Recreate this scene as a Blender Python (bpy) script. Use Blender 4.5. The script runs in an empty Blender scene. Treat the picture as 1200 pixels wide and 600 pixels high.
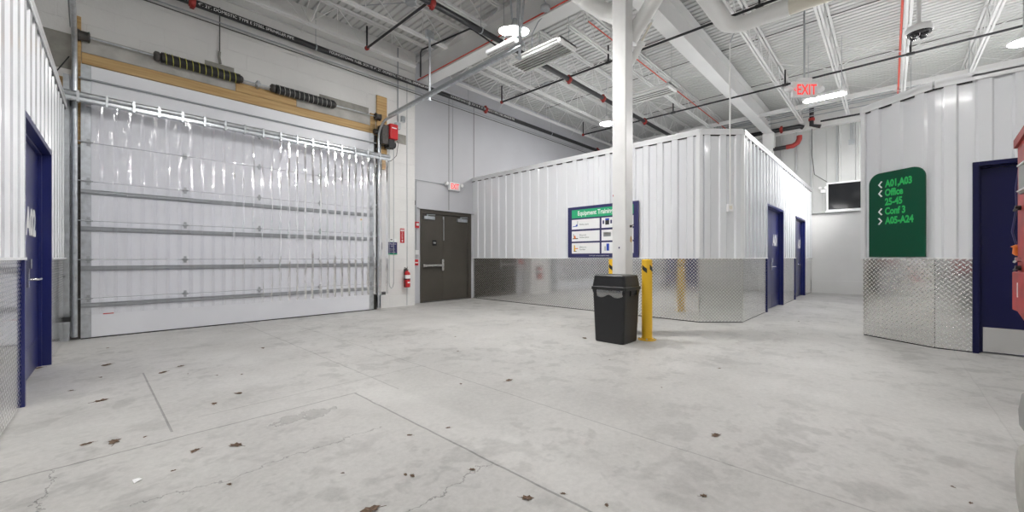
import bpy, bmesh, math, random
from mathutils import Vector, Matrix
random.seed(7)
S = bpy.context.scene
COL = S.collection
PI = math.pi

# ------------------------------------------------------------------ materials
def nt(m):
    m.use_nodes = True
    return m.node_tree
def principled(name, color, rough=.5, metal=0, spec=.5, var=0, vscale=3, bump=0, bscale=40, rvar=0, coat=0):
    m = bpy.data.materials.new(name); t = nt(m); b = t.nodes['Principled BSDF']
    b.inputs['Base Color'].default_value = (*color, 1); b.inputs['Roughness'].default_value = rough
    b.inputs['Metallic'].default_value = metal; b.inputs['Specular IOR Level'].default_value = spec
    b.inputs['Coat Weight'].default_value = coat; b.inputs['Coat Roughness'].default_value = .07
    if var or bump or rvar:
        g = t.nodes.new('ShaderNodeNewGeometry')
        n = t.nodes.new('ShaderNodeTexNoise'); n.inputs['Scale'].default_value = vscale; n.inputs['Detail'].default_value = 5
        t.links.new(g.outputs['Position'], n.inputs['Vector'])
        if var:
            r = t.nodes.new('ShaderNodeValToRGB')
            r.color_ramp.elements[0].position = .3; r.color_ramp.elements[1].position = .7
            r.color_ramp.elements[0].color = (*[max(0, c*(1-var)) for c in color], 1)
            r.color_ramp.elements[1].color = (*[min(1, c*(1+var*.5)) for c in color], 1)
            t.links.new(n.outputs['Fac'], r.inputs['Fac']); t.links.new(r.outputs['Color'], b.inputs['Base Color'])
        if rvar:
            mr = t.nodes.new('ShaderNodeMapRange'); mr.inputs['To Min'].default_value = max(.02, rough-rvar); mr.inputs['To Max'].default_value = rough+rvar
            t.links.new(n.outputs['Fac'], mr.inputs['Value']); t.links.new(mr.outputs['Result'], b.inputs['Roughness'])
        if bump:
            n2 = t.nodes.new('ShaderNodeTexNoise'); n2.inputs['Scale'].default_value = bscale; n2.inputs['Detail'].default_value = 3
            t.links.new(g.outputs['Position'], n2.inputs['Vector'])
            bp = t.nodes.new('ShaderNodeBump'); bp.inputs['Distance'].default_value = bump
            t.links.new(n2.outputs['Fac'], bp.inputs['Height']); t.links.new(bp.outputs['Normal'], b.inputs['Normal'])
    return m
def emission(name, color, strength):
    m = bpy.data.materials.new(name); t = nt(m); b = t.nodes['Principled BSDF']
    b.inputs['Base Color'].default_value = (*color, 1)
    b.inputs['Emission Color'].default_value = (*color, 1); b.inputs['Emission Strength'].default_value = strength
    return m
M = {}
M['panel'] = principled('white painted steel siding', (.80, .815, .84), .22, 0, .5, bump=.006, bscale=1.3, coat=.45)
M['cap'] = principled('white painted flashing', (.82, .83, .84), .35)
M['paint'] = principled('white wall paint', (.78, .775, .76), .6, var=.05, vscale=1.2, bump=.003, bscale=25)
M['gray_wall'] = principled('gray wall paint', (.60, .605, .635), .5, var=.06, vscale=.7)
M['far_metal'] = principled('light gray ribbed siding', (.50, .51, .50), .45, var=.08, vscale=1.5)
M['deck'] = principled('white roof deck', (.64, .64, .63), .5, var=.05, vscale=.6)
M['steel_white'] = principled('white painted steel', (.80, .80, .79), .45, var=.04, vscale=2)
M['column'] = principled('scuffed white column paint', (.80, .80, .79), .4, var=.05, vscale=4)
M['navy'] = principled('navy door enamel', (.012, .017, .115), .28, 0, .5)
M['navy_dark'] = principled('deep navy enamel', (.004, .005, .045), .4, 0, .25)
M['brown'] = principled('dark brown door paint', (.070, .062, .050), .42, var=.15, vscale=2)
M['galv'] = principled('galvanized steel', (.62, .65, .68), .32, .9, var=.18, vscale=14, rvar=.1)
M['galv_dull'] = principled('dull gray conduit', (.42, .44, .46), .45, .6)
M['chrome'] = principled('satin chrome', (.75, .75, .75), .2, 1)
M['steel_dark'] = principled('dark grimy steel', (.09, .085, .08), .5, .5, var=.3, vscale=20)
M['black_pipe'] = principled('black steel pipe', (.022, .022, .024), .42, .2)
M['black'] = principled('black plastic', (.012, .0125, .014), .42, bump=.0004, bscale=400)
M['black_gloss'] = principled('black gloss', (.01, .01, .012), .15)
M['red'] = principled('red enamel', (.55, .015, .02), .35)
M['red_dark'] = principled('dark red coupling', (.30, .02, .015), .5)
M['red_lift'] = principled('worn red lift paint', (.42, .018, .022), .42, var=.35, vscale=9)
M['wood'] = principled('pine lumber', (.52, .34, .15), .6)
M['wood_gray'] = principled('weathered gray board', (.50, .49, .46), .7, var=.22, vscale=4)
M['gray_patch'] = principled('bare gray block', (.33, .32, .29), .8, var=.2, vscale=8)
M['door_white'] = principled('white door skin', (.86, .87, .91), .4, var=.03, vscale=2)
M['yellow'] = principled('yellow safety paint', (.80, .48, .02), .38)
M['white'] = principled('white plastic', (.85, .85, .85), .35)
M['pvc'] = principled('white pipe jacket', (.82, .82, .80), .4)
M['pvc_cream'] = principled('cream pipe jacket', (.74, .70, .60), .45)
M['green'] = principled('green sign board', (.0, .070, .034), .4, 0, .3)
M['green_letter'] = principled('bright green letters', (.02, .50, .11), .4)
M['green_band'] = principled('green banner', (.03, .42, .19), .4)
M['sign_navy'] = principled('navy sign board', (.030, .030, .115), .4)
M['letter_white'] = principled('white letters', (.88, .88, .88), .4)
M['letter_black'] = principled('black letters', (.03, .03, .03), .5)
M['blue'] = principled('blue plastic', (.03, .08, .5), .4)
M['orange'] = principled('orange plastic', (.85, .22, .03), .45)
M['rubber'] = principled('gray tire rubber', (.50, .49, .45), .6, var=.2, vscale=10)
M['gray_metal'] = principled('gray chassis paint', (.30, .30, .29), .45)
M['exit_red'] = emission('lit exit letters', (1, .05, .045), .7)
M['lens'] = emission('lamp lens', (1, .985, .97), 36)
M['lens_mid'] = emission('mid lamp lens', (1, .985, .97), 100)
M['lens_bright'] = emission('bright lamp lens', (1, .985, .97), 300)
M['tube'] = principled('unlit fluorescent tube', (.86, .86, .85), .25)
M['red_wire'] = principled('red conduit', (.62, .07, .04), .45)
M['leaf'] = principled('dry leaf', (.15, .095, .06), .8, var=.5, vscale=60)
M['paper'] = principled('white paper', (.9, .9, .9), .7)
M['glass_dark'] = principled('dark window glass', (.008, .009, .011), .08, 0, .6)
M['spring_yellow'] = principled('yellow paint stripe', (.55, .52, .10), .5)

def wood_grain():
    t = M['wood'].node_tree; b = t.nodes['Principled BSDF']
    g = t.nodes.new('ShaderNodeNewGeometry'); mp = t.nodes.new('ShaderNodeMapping'); mp.inputs['Scale'].default_value = (1.2, 30, 30)
    n = t.nodes.new('ShaderNodeTexNoise'); n.inputs['Scale'].default_value = 1; n.inputs['Detail'].default_value = 6
    r = t.nodes.new('ShaderNodeValToRGB')
    r.color_ramp.elements[0].position = .3; r.color_ramp.elements[0].color = (.42, .25, .09, 1)
    r.color_ramp.elements[1].position = .7; r.color_ramp.elements[1].color = (.62, .43, .20, 1)
    t.links.new(g.outputs['Position'], mp.inputs['Vector']); t.links.new(mp.outputs['Vector'], n.inputs['Vector'])
    t.links.new(n.outputs['Fac'], r.inputs['Fac']); t.links.new(r.outputs['Color'], b.inputs['Base Color'])
wood_grain()

class N:                                            # small math-node builder
    def __init__(s, t): s.t = t
    def m(s, op, a, b=None, c=None, clamp=False):
        n = s.t.nodes.new('ShaderNodeMath'); n.operation = op; n.use_clamp = clamp
        for i, v in enumerate((a, b, c)):
            if v is None: continue
            if isinstance(v, (int, float)): n.inputs[i].default_value = v
            else: s.t.links.new(v, n.inputs[i])
        return n.outputs[0]

def diamond_plate():
    m = bpy.data.materials.new('diamond plate'); t = nt(m); b = t.nodes['Principled BSDF']; k = N(t)
    uv = t.nodes.new('ShaderNodeUVMap'); sp = t.nodes.new('ShaderNodeSeparateXYZ'); t.links.new(uv.outputs['UV'], sp.inputs[0])
    u = k.m('MULTIPLY', sp.outputs[0], 1/.066); v = k.m('MULTIPLY', sp.outputs[1], 1/.066)
    def loz(ou, ov, sgn):
        a = k.m('SUBTRACT', k.m('FRACT', k.m('ADD', u, ou)), .5); c = k.m('SUBTRACT', k.m('FRACT', k.m('ADD', v, ov)), .5)
        p = k.m('ADD', a, c) if sgn > 0 else k.m('SUBTRACT', a, c)
        q = k.m('SUBTRACT', a, c) if sgn > 0 else k.m('ADD', a, c)
        d = k.m('ADD', k.m('POWER', k.m('MULTIPLY', p, 1/.58), 2), k.m('POWER', k.m('MULTIPLY', q, 1/.20), 2))
        return k.m('SUBTRACT', 1, d, clamp=True)
    h = k.m('MAXIMUM', loz(100, 100, 1), loz(100.5, 100.5, -1))
    h = k.m('POWER', h, .5)
    n = t.nodes.new('ShaderNodeTexNoise'); n.inputs['Scale'].default_value = .9; n.inputs['Detail'].default_value = 1
    t.links.new(uv.outputs['UV'], n.inputs['Vector'])
    b1 = t.nodes.new('ShaderNodeBump'); b1.inputs['Distance'].default_value = .02; b1.inputs['Strength'].default_value = .5
    t.links.new(n.outputs['Fac'], b1.inputs['Height'])
    b2 = t.nodes.new('ShaderNodeBump'); b2.inputs['Distance'].default_value = .0011; b2.inputs['Strength'].default_value = .75
    t.links.new(h, b2.inputs['Height']); t.links.new(b1.outputs['Normal'], b2.inputs['Normal'])
    t.links.new(b2.outputs['Normal'], b.inputs['Normal'])
    b.inputs['Metallic'].default_value = 1
    mx = t.nodes.new('ShaderNodeMix'); mx.data_type = 'RGBA'; mx.inputs[6].default_value = (.80, .80, .79, 1); mx.inputs[7].default_value = (.96, .96, .95, 1)
    t.links.new(h, mx.inputs[0]); t.links.new(mx.outputs[2], b.inputs['Base Color'])
    t.links.new(k.m('ADD', .10, k.m('MULTIPLY', h, .22)), b.inputs['Roughness'])
    return m
M['diamond'] = diamond_plate()

def curtain_mat():
    m = bpy.data.materials.new('clear pvc strip'); t = nt(m); t.nodes.remove(t.nodes['Principled BSDF'])
    out = t.nodes['Material Output']
    tr = t.nodes.new('ShaderNodeBsdfTransparent'); tr.inputs[0].default_value = (.98, .98, .99, 1)
    gl = t.nodes.new('ShaderNodeBsdfGlossy'); gl.inputs['Roughness'].default_value = .06; gl.inputs['Color'].default_value = (1, 1, 1, 1)
    df = t.nodes.new('ShaderNodeBsdfDiffuse'); df.inputs['Color'].default_value = (.9, .9, .94, 1)
    fr = t.nodes.new('ShaderNodeFresnel'); fr.inputs['IOR'].default_value = 1.55
    g = t.nodes.new('ShaderNodeNewGeometry'); n = t.nodes.new('ShaderNodeTexNoise'); n.inputs['Scale'].default_value = 4
    mp = t.nodes.new('ShaderNodeMapping'); mp.inputs['Scale'].default_value = (3, 3, .6)
    t.links.new(g.outputs['Position'], mp.inputs[0]); t.links.new(mp.outputs[0], n.inputs['Vector'])
    bp = t.nodes.new('ShaderNodeBump'); bp.inputs['Distance'].default_value = .012; t.links.new(n.outputs['Fac'], bp.inputs['Height'])
    t.links.new(bp.outputs['Normal'], gl.inputs['Normal']); t.links.new(bp.outputs['Normal'], fr.inputs['Normal'])
    m1 = t.nodes.new('ShaderNodeMixShader'); m1.inputs[0].default_value = .035
    t.links.new(tr.outputs[0], m1.inputs[1]); t.links.new(df.outputs[0], m1.inputs[2])
    m2 = t.nodes.new('ShaderNodeMixShader'); t.links.new(fr.outputs[0], m2.inputs[0])
    t.links.new(m1.outputs[0], m2.inputs[1]); t.links.new(gl.outputs[0], m2.inputs[2])
    t.links.new(m2.outputs[0], out.inputs['Surface'])
    return m
M['strip'] = curtain_mat()
def bag_mat():
    m = bpy.data.materials.new('thin clear bag film'); t = nt(m); t.nodes.remove(t.nodes['Principled BSDF'])
    tr = t.nodes.new('ShaderNodeBsdfTransparent'); gl = t.nodes.new('ShaderNodeBsdfGlossy'); gl.inputs['Roughness'].default_value = .2
    x = t.nodes.new('ShaderNodeMixShader'); x.inputs[0].default_value = .35
    t.links.new(tr.outputs[0], x.inputs[1]); t.links.new(gl.outputs[0], x.inputs[2]); t.links.new(x.outputs[0], t.nodes['Material Output'].inputs['Surface'])
    return m
M['bag'] = bag_mat()

def floor_mat():
    m = bpy.data.materials.new('worn concrete'); t = nt(m); b = t.nodes['Principled BSDF']; k = N(t); L = t.links
    g = t.nodes.new('ShaderNodeNewGeometry'); pos = g.outputs['Position']
    def noise(scale, detail=4, rough=.55, dist=0):
        n = t.nodes.new('ShaderNodeTexNoise'); n.inputs['Scale'].default_value = scale; n.inputs['Detail'].default_value = detail
        n.inputs['Roughness'].default_value = rough; n.inputs['Distortion'].default_value = dist
        L.new(pos, n.inputs['Vector']); return n.outputs['Fac']
    sp = t.nodes.new('ShaderNodeSeparateXYZ'); L.new(pos, sp.inputs[0]); X, Y = sp.outputs[0], sp.outputs[1]
    def smooth(v, a, c, lo=0, hi=1):
        r = t.nodes.new('ShaderNodeMapRange'); r.interpolation_type = 'SMOOTHSTEP'
        r.inputs['From Min'].default_value = a; r.inputs['From Max'].default_value = c
        r.inputs['To Min'].default_value = lo; r.inputs['To Max'].default_value = hi
        L.new(v, r.inputs['Value']); return r.outputs[0]
    stain = k.m('MAXIMUM', smooth(noise(2.9, 3, .6, .3), .53, .63), k.m('MULTIPLY', smooth(noise(6.5, 3, .6, .2), .54, .64), .7))               # damp dull patches
    area = smooth(noise(.5, 2), .36, .56, .15, 1)
    stain = k.m('MULTIPLY', stain, area)
    cloud = smooth(noise(.9, 6), .3, .7, -.045, .045)
    fine = smooth(noise(24, 5, .75), .3, .7, -.035, .035)
    speck = smooth(noise(55, 2), .72, .78)
    # slab joints (x0, y0, x1, y1) as worn hairlines
    wob = k.m('MULTIPLY', k.m('SUBTRACT', noise(3, 3), .5), .03)
    wob2 = k.m('MULTIPLY', k.m('SUBTRACT', noise(1.6, 6, .7), .5), .55)
    def vline(x0, ya, yb, w, wb):                                 # joint along Y
        d = k.m('ABSOLUTE', k.m('SUBTRACT', k.m('ADD', X, wb), x0))
        c = k.m('MULTIPLY', k.m('GREATER_THAN', Y, ya), k.m('LESS_THAN', Y, yb))
        return k.m('MULTIPLY', smooth(d, w*.5, w, 1, 0), c)
    def hline(y0, xa, xb, w, wb):
        d = k.m('ABSOLUTE', k.m('SUBTRACT', k.m('ADD', Y, wb), y0))
        c = k.m('MULTIPLY', k.m('GREATER_THAN', X, xa), k.m('LESS_THAN', X, xb))
        return k.m('MULTIPLY', smooth(d, w*.5, w, 1, 0), c)
    segs = [k.m('MULTIPLY', hline(3.6, -.5, 1.72, .010, wob), .6), k.m('MULTIPLY', vline(1.70, -1, 3.6, .010, wob), .65),
            k.m('MULTIPLY', vline(.42, 3.75, 5.9, .009, 0.0), .55), k.m('MULTIPLY', vline(2.04, 3.4, 9, .011, wob), .35),
            k.m('MULTIPLY', vline(2.66, -9, 8.0, .008, wob), .38), k.m('MULTIPLY', hline(3.95, .6, 2.7, .009, wob), .35),
            k.m('MULTIPLY', hline(-.62, 4, 8, .006, wob), .15)]
    cr = [k.m('MULTIPLY', hline(2.75, .15, 1.5, .006, wob2), .5), k.m('MULTIPLY', vline(-.18, 2.0, 3.6, .006, wob2), .6),
          k.m('MULTIPLY', hline(1.75, 1.0, 1.7, .006, wob2), .55)]
    line = segs[0]
    for s in segs[1:] + cr: line = k.m('MAXIMUM', line, s)
    # light trowelled band beside the joint, chipped spall along the front joint
    band = k.m('MULTIPLY', vline(1.88, .2, 3.9, .22, wob), .045)
    dx = k.m('MULTIPLY', k.m('SUBTRACT', X, 1.18), 4.2); dy = k.m('MULTIPLY', k.m('SUBTRACT', Y, 3.36), 9)
    rr = k.m('ADD', k.m('MULTIPLY', dx, dx), k.m('MULTIPLY', dy, dy))
    rr = k.m('ADD', rr, k.m('MULTIPLY', k.m('SUBTRACT', noise(9, 3), .5), 4))
    spall = smooth(rr, .6, .8, 1, 0)
    val = k.m('ADD', .535, k.m('ADD', cloud, fine)); val = k.m('ADD', val, band)
    val = k.m('SUBTRACT', val, k.m('MULTIPLY', stain, .095)); val = k.m('SUBTRACT', val, k.m('MULTIPLY', speck, .06))
    val = k.m('SUBTRACT', val, k.m('MULTIPLY', line, .34)); val = k.m('SUBTRACT', val, k.m('MULTIPLY', spall, .11))
    cb = t.nodes.new('ShaderNodeCombineColor')
    L.new(val, cb.inputs[0]); L.new(k.m('MULTIPLY', val, .982), cb.inputs[1]); L.new(k.m('MULTIPLY', val, .945), cb.inputs[2])
    L.new(cb.outputs[0], b.inputs['Base Color'])
    L.new(k.m('ADD', .42, k.m('MULTIPLY', smooth(noise(1.3, 4), .3, .7), .2)), b.inputs['Roughness'])
    b.inputs['Specular IOR Level'].default_value = .4
    bp = t.nodes.new('ShaderNodeBump'); bp.inputs['Distance'].default_value = .004
    L.new(k.m('SUBTRACT', k.m('MULTIPLY', noise(30, 5), .25), k.m('ADD', line, spall)), bp.inputs['Height'])
    L.new(bp.outputs['Normal'], b.inputs['Normal'])
    return m
M['floor'] = floor_mat()

def block_mat():                                    # painted block: faint courses
    m = M['paint'].copy(); m.name = 'painted block'; t = m.node_tree; b = t.nodes['Principled BSDF']; k = N(t)
    g = t.nodes.new('ShaderNodeNewGeometry'); sp = t.nodes.new('ShaderNodeSeparateXYZ'); t.links.new(g.outputs['Position'], sp.inputs[0])
    cb = t.nodes.new('ShaderNodeCombineXYZ'); t.links.new(sp.outputs[0], cb.inputs[0]); t.links.new(sp.outputs[2], cb.inputs[1])
    br = t.nodes.new('ShaderNodeTexBrick'); br.inputs['Scale'].default_value = 1; br.inputs['Brick Width'].default_value = .61
    br.inputs['Row Height'].default_value = .305; br.inputs['Mortar Size'].default_value = .004; br.inputs['Mortar Smooth'].default_value = .3
    t.links.new(cb.outputs[0], br.inputs['Vector'])
    bp = t.nodes.new('ShaderNodeBump'); bp.inputs['Distance'].default_value = .004; bp.invert = True
    old = b.inputs['Normal'].links[0].from_socket if b.inputs['Normal'].is_linked else None
    t.links.new(br.outputs['Fac'], bp.inputs['Height'])
    if old: t.links.new(old, bp.inputs['Normal'])
    t.links.new(bp.outputs['Normal'], b.inputs['Normal'])
    return m
M['block'] = block_mat()

# ------------------------------------------------------------------ geometry helpers
def world_inv(p):
    if p is None: return Matrix()
    root = p
    while root.parent: root = root.parent
    return (Matrix.Translation(root.location) @ Matrix.Rotation(root.rotation_euler.z, 4, 'Z')).inverted()

class MB:
    """collects faces in a local frame (s along, n out of the wall, z up); T maps to the world"""
    def __init__(s, T=None): s.v = []; s.f = []; s.uv = []; s.T = T or (lambda a, b, c: (a, b, c)); s.sm = []
    def add(s, pts, faces, smooth=False, uvs=None):
        o = len(s.v)
        for i, p in enumerate(pts):
            s.v.append(s.T(*p)); s.uv.append(uvs[i] if uvs else (p[0], p[2]))
        for f in faces: s.f.append([o+i for i in f]); s.sm.append(smooth)
        return s
    def box(s, a0, a1, b0, b1, c0, c1):
        p = [(a, b, c) for a in (a0, a1) for b in (b0, b1) for c in (c0, c1)]
        return s.add(p, [(0, 1, 3, 2), (4, 6, 7, 5), (0, 4, 5, 1), (2, 3, 7, 6), (0, 2, 6, 4), (1, 5, 7, 3)])
    def bbox(s, a0, a1, b0, b1, c0, c1, r=.01):     # box with chamfered vertical and top edges (frustum rims)
        s.prism([(a0+r, b0), (a1-r, b0), (a1, b0+r), (a1, b1-r), (a1-r, b1), (a0+r, b1), (a0, b1-r), (a0, b0+r)], c0, c1)
        return s
    def prism(s, poly, c0, c1, axis='z'):
        n = len(poly)
        def mk(p, c): return (p[0], p[1], c) if axis == 'z' else ((c, p[0], p[1]) if axis == 'x' else (p[0], c, p[1]))
        pts = [mk(p, c0) for p in poly] + [mk(p, c1) for p in poly]
        return s.add(pts, [tuple(range(n))[::-1], tuple(range(n, 2*n))] + [(i, (i+1) % n, n+(i+1) % n, n+i) for i in range(n)])
    def beam(s, p0, p1, w, h=None):                 # square bar between two points
        h = h or w; p0 = Vector(p0); p1 = Vector(p1); d = (p1-p0).normalized()
        up = Vector((0, 0, 1)) if abs(d.z) < .95 else Vector((0, 1, 0))
        x = d.cross(up).normalized()*w/2; y = x.cross(d).normalized()*h/2
        pts = [tuple(p+a*x+b*y) for p in (p0, p1) for a, b in ((-1, -1), (1, -1), (1, 1), (-1, 1))]
        return s.add(pts, [(3, 2, 1, 0), (4, 5, 6, 7)] + [(i, (i+1) % 4, 4+(i+1) % 4, 4+i) for i in range(4)])
    def tube(s, path, r, seg=10, cap=True, squash=1):
        P = [Vector(p) for p in path]; n = len(P); rings = []; prev = None
        for i, p in enumerate(P):
            d = (P[min(i+1, n-1)]-P[max(i-1, 0)]).normalized()
            if prev is None:
                up = Vector((0, 0, 1)) if abs(d.z) < .9 else Vector((1, 0, 0)); x = d.cross(up).normalized()
            else:
                x = (prev-d*prev.dot(d)).normalized()
            prev = x; y = d.cross(x); rr = r[i] if isinstance(r, (list, tuple)) else r
            rings.append([tuple(p+x*math.cos(2*PI*j/seg)*rr+y*math.sin(2*PI*j/seg)*rr*squash) for j in range(seg)])
        pts = [q for ring in rings for q in ring]
        fs = [(i*seg+j, i*seg+(j+1) % seg, (i+1)*seg+(j+1) % seg, (i+1)*seg+j) for i in range(n-1) for j in range(seg)]
        s.add(pts, fs, True)
        if cap:
            s.add(rings[0], [tuple(range(seg))[::-1]]); s.add(rings[-1], [tuple(range(seg))])
        return s
    def lathe(s, c, prof, seg=20, axis='z'):        # prof = [(radius, height)]
        pts = []; n = len(prof)
        for r, h in prof:
            for j in range(seg):
                a = 2*PI*j/seg; q = (r*math.cos(a), r*math.sin(a))
                o = {'z': (q[0], q[1], h), 'x': (h, q[0], q[1]), 'y': (q[0], h, q[1])}[axis]
                pts.append((c[0]+o[0], c[1]+o[1], c[2]+o[2]))
        fs = [(i*seg+j, i*seg+(j+1) % seg, (i+1)*seg+(j+1) % seg, (i+1)*seg+j) for i in range(n-1) for j in range(seg)]
        s.add(pts, fs, True)
        s.add(pts[:seg], [tuple(range(seg))[::-1]]); s.add(pts[-seg:], [tuple(range(seg))])
        return s
    def build(s, name, mat, parent=None, fixn=True, bevel=0):
        me = bpy.data.meshes.new(name); inv = world_inv(parent)
        me.from_pydata([tuple(inv @ Vector(v)) for v in s.v], [], s.f)
        ul = me.uv_layers.new(name='UVMap')
        for poly in me.polygons:
            for li in poly.loop_indices: ul.data[li].uv = s.uv[me.loops[li].vertex_index]
        me.polygons.foreach_set('use_smooth', s.sm)
        if fixn:
            bm = bmesh.new(); bm.from_mesh(me); bmesh.ops.recalc_face_normals(bm, faces=bm.faces); bm.to_mesh(me); bm.free()
        me.materials.append(M[mat] if isinstance(mat, str) else mat)
        o = bpy.data.objects.new(name, me); COL.objects.link(o)
        if parent: o.parent = parent
        if bevel:
            b = o.modifiers.new('bevel', 'BEVEL'); b.width = bevel; b.segments = 2; b.limit_method = 'ANGLE'
        return o

def tag(o, label=None, cat=None, group=None, kind=None):
    if label: o['label'] = label
    if cat: o['category'] = cat
    if group: o['group'] = group
    if kind: o['kind'] = kind
    return o
def thing(name, loc, label, cat, group=None, kind='thing', rz=0):
    o = bpy.data.objects.new(name, None); COL.objects.link(o); o.location = loc; o.rotation_euler.z = rz
    o.empty_display_size = .1
    return tag(o, label, cat, group, kind)
def struct(o, label=None): return tag(o, label, None, None, 'structure')
def sroot(name, loc, label=None):
    o = bpy.data.objects.new(name, None); COL.objects.link(o); o.location = loc
    return struct(o, label)
def clone(root, loc, label, group=None, rz=None, scale=None):
    r = root.copy(); COL.objects.link(r); r.location = loc; r['label'] = label
    if group: r['group'] = group
    if rz is not None: r.rotation_euler.z = rz
    if scale: r.scale = scale
    def rec(src, dst):
        for ch in list(src.children):
            c = ch.copy(); COL.objects.link(c); c.parent = dst; rec(ch, c)
    rec(root, r)
    return r
def text(s, name, T, s0, z0, h, mat, parent, n=.003, width=None, bold=0, right=1, align='LEFT'):
    """raised lettering: s0,z0 = baseline start in wall frame; right=-1 if s runs right to left for a reader"""
    cu = bpy.data.curves.new(name, 'FONT'); cu.body = s; cu.size = 1; cu.extrude = 0; cu.offset = bold; cu.resolution_u = 3
    ob = bpy.data.objects.new(name, cu); me0 = bpy.data.meshes.new_from_object(ob)
    xs = [v.co.x for v in me0.vertices]; ys = [v.co.y for v in me0.vertices]
    k = h/.70; kx = k if width is None else width/(max(xs)-min(xs))
    x0 = min(xs) if align == 'LEFT' else (min(xs)+max(xs))/2
    mb = MB(T)
    V = [(v.co.x, v.co.y) for v in me0.vertices]; F = [tuple(p.vertices) for p in me0.polygons]
    mb.add([(s0+right*(x-x0)*kx, n, z0+y*k) for x, y in V], F)
    bpy.data.meshes.remove(me0); bpy.data.objects.remove(ob); bpy.data.curves.remove(cu)
    return mb.build(name, mat, parent, fixn=False)

def frameT(origin, along):                          # wall frame: n points to the right-hand side facing the room
    a = Vector((along[0], along[1], 0)).normalized(); nrm = Vector((a.y, -a.x, 0)); o = Vector(origin)
    return lambda s, n, z: tuple(o + a*s + nrm*n + Vector((0, 0, z)))

# ------------------------------------------------------------------ camera
YAW = math.radians(43.3)
cam = bpy.data.cameras.new('camera'); co = bpy.data.objects.new('camera', cam); COL.objects.link(co)
co.location = (0, 0, 1.25); co.rotation_euler = (PI/2, 0, YAW-PI/2)
cam.sensor_width = 36; cam.lens = 470/1200*36; cam.shift_y = 2/1200; cam.clip_start = .05
S.camera = co

# ------------------------------------------------------------------ setting
ZD = 6.6            # roof deck
struct(MB().box(-7, 18.4, -9, 9.9, -.2, 0).build('floor', 'floor'), 'pale worn concrete floor')
# corrugated roof deck, ribs along Y
mb = MB(); x = -7.0; prof = []
while x < 18.3:
    prof += [(x, ZD), (x+.095, ZD), (x+.107, ZD+.035), (x+.138, ZD+.035)]; x += .15
prof += [(x, ZD)]
n = len(prof)
mb.add([(a, -9, b) for a, b in prof] + [(a, 9.9, b) for a, b in prof], [(i, i+1, n+i+1, n+i) for i in range(n-1)])
mb.box(-7, 18.4, -9, 9.9, ZD+.06, ZD+.2)
struct(mb.build('ceiling', 'deck'), 'white corrugated roof deck')
# back wall with the overhead door opening
OX0, OX1, OZ = -.02, 4.72, 4.25
mb = MB(frameT((0, 9.1, 0), (1, 0)))
mb.box(-7, OX0, -.4, 0, 0, ZD); mb.box(OX1, 5.93, -.4, 0, 0, ZD); mb.box(OX0, OX1, -.4, 0, OZ, ZD)
struct(mb.build('wall_back', 'block'), 'white painted block wall around the overhead door')
WT = frameT((0, 9.1, 0), (1, 0))
struct(MB(WT).box(-7, 5.93, 0, .035, 6.08, ZD).build('trim_1', 'block'), 'slightly raised painted band along the wall top')
GT = frameT((-.08, 9.45, 0), (1, 0))
mb = MB(GT); DL, DR, DZ = 6.40, 8.24, 2.60
mb.box(6.015, DL, -.3, 0, 0, ZD); mb.box(DR, 18.2, -.3, 0, 0, ZD); mb.box(DL, DR, -.3, 0, DZ, ZD)
gw = struct(mb.build('wall_back_gray', 'gray_wall'), 'gray panel wall above the brown double door')
for sx, w in ((7.39, .012), (8.36, .016)):
    MB(GT).box(sx, sx+w, 0, .004, DZ+.05, 6.1).build('panel_seam', 'steel_dark', gw)
MB(GT).box(5.93, 18, 0, .12, 6.05, 6.3).build('ledger_angle', 'gray_wall', gw)
struct(MB().box(-7.2, -7, -9, 9.9, 0, ZD+.2).build('wall_left', 'paint'))
struct(MB().box(-7, 18.4, -9.2, -9, 0, ZD+.2).build('wall_front', 'paint'))

def corrugated(mb, path, z0, z1, openings=(), pitch=.305, d=.03, rib=.115, slope=.022, phase=.05):
    """path = list of (x,y); n out = right-hand side; openings = [(s0,s1,ztop)] on running length"""
    s0 = 0
    for (ax, ay), (bx, by) in zip(path, path[1:]):
        L = math.hypot(bx-ax, by-ay); T = frameT((ax, ay, 0), (bx-ax, by-ay))
        brk = {0.0: 0, L: 0}
        k = math.floor((s0-phase)/pitch)-1
        def off(t):
            u = (t-phase) % pitch
            if u < slope: return d*u/slope
            if u < slope+rib: return d
            if u < 2*slope+rib: return d*(1-(u-slope-rib)/slope)
            return 0
        t = phase+k*pitch
        cuts = []
        while t < s0+L+pitch:
            cuts += [t, t+slope, t+slope+rib, t+2*slope+rib]; t += pitch
        for o in openings: cuts += [o[0], o[1]]
        c = sorted({round(q-s0, 5) for q in cuts if s0+1e-4 < q < s0+L-1e-4} | {0.0, L})
        for p, q in zip(c, c[1:]):
            mid = s0+(p+q)/2; zb = z0
            for o in openings:
                if o[0] < mid < o[1]: zb = o[2]
            fa, fb = off(s0+p+1e-4), off(s0+q-1e-4)
            mb.T = T
            mb.add([(p, fa, zb), (q, fb, zb), (q, fb, z1), (p, fa, z1)], [(0, 1, 2, 3)])
        s0 += L
    return mb

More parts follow.
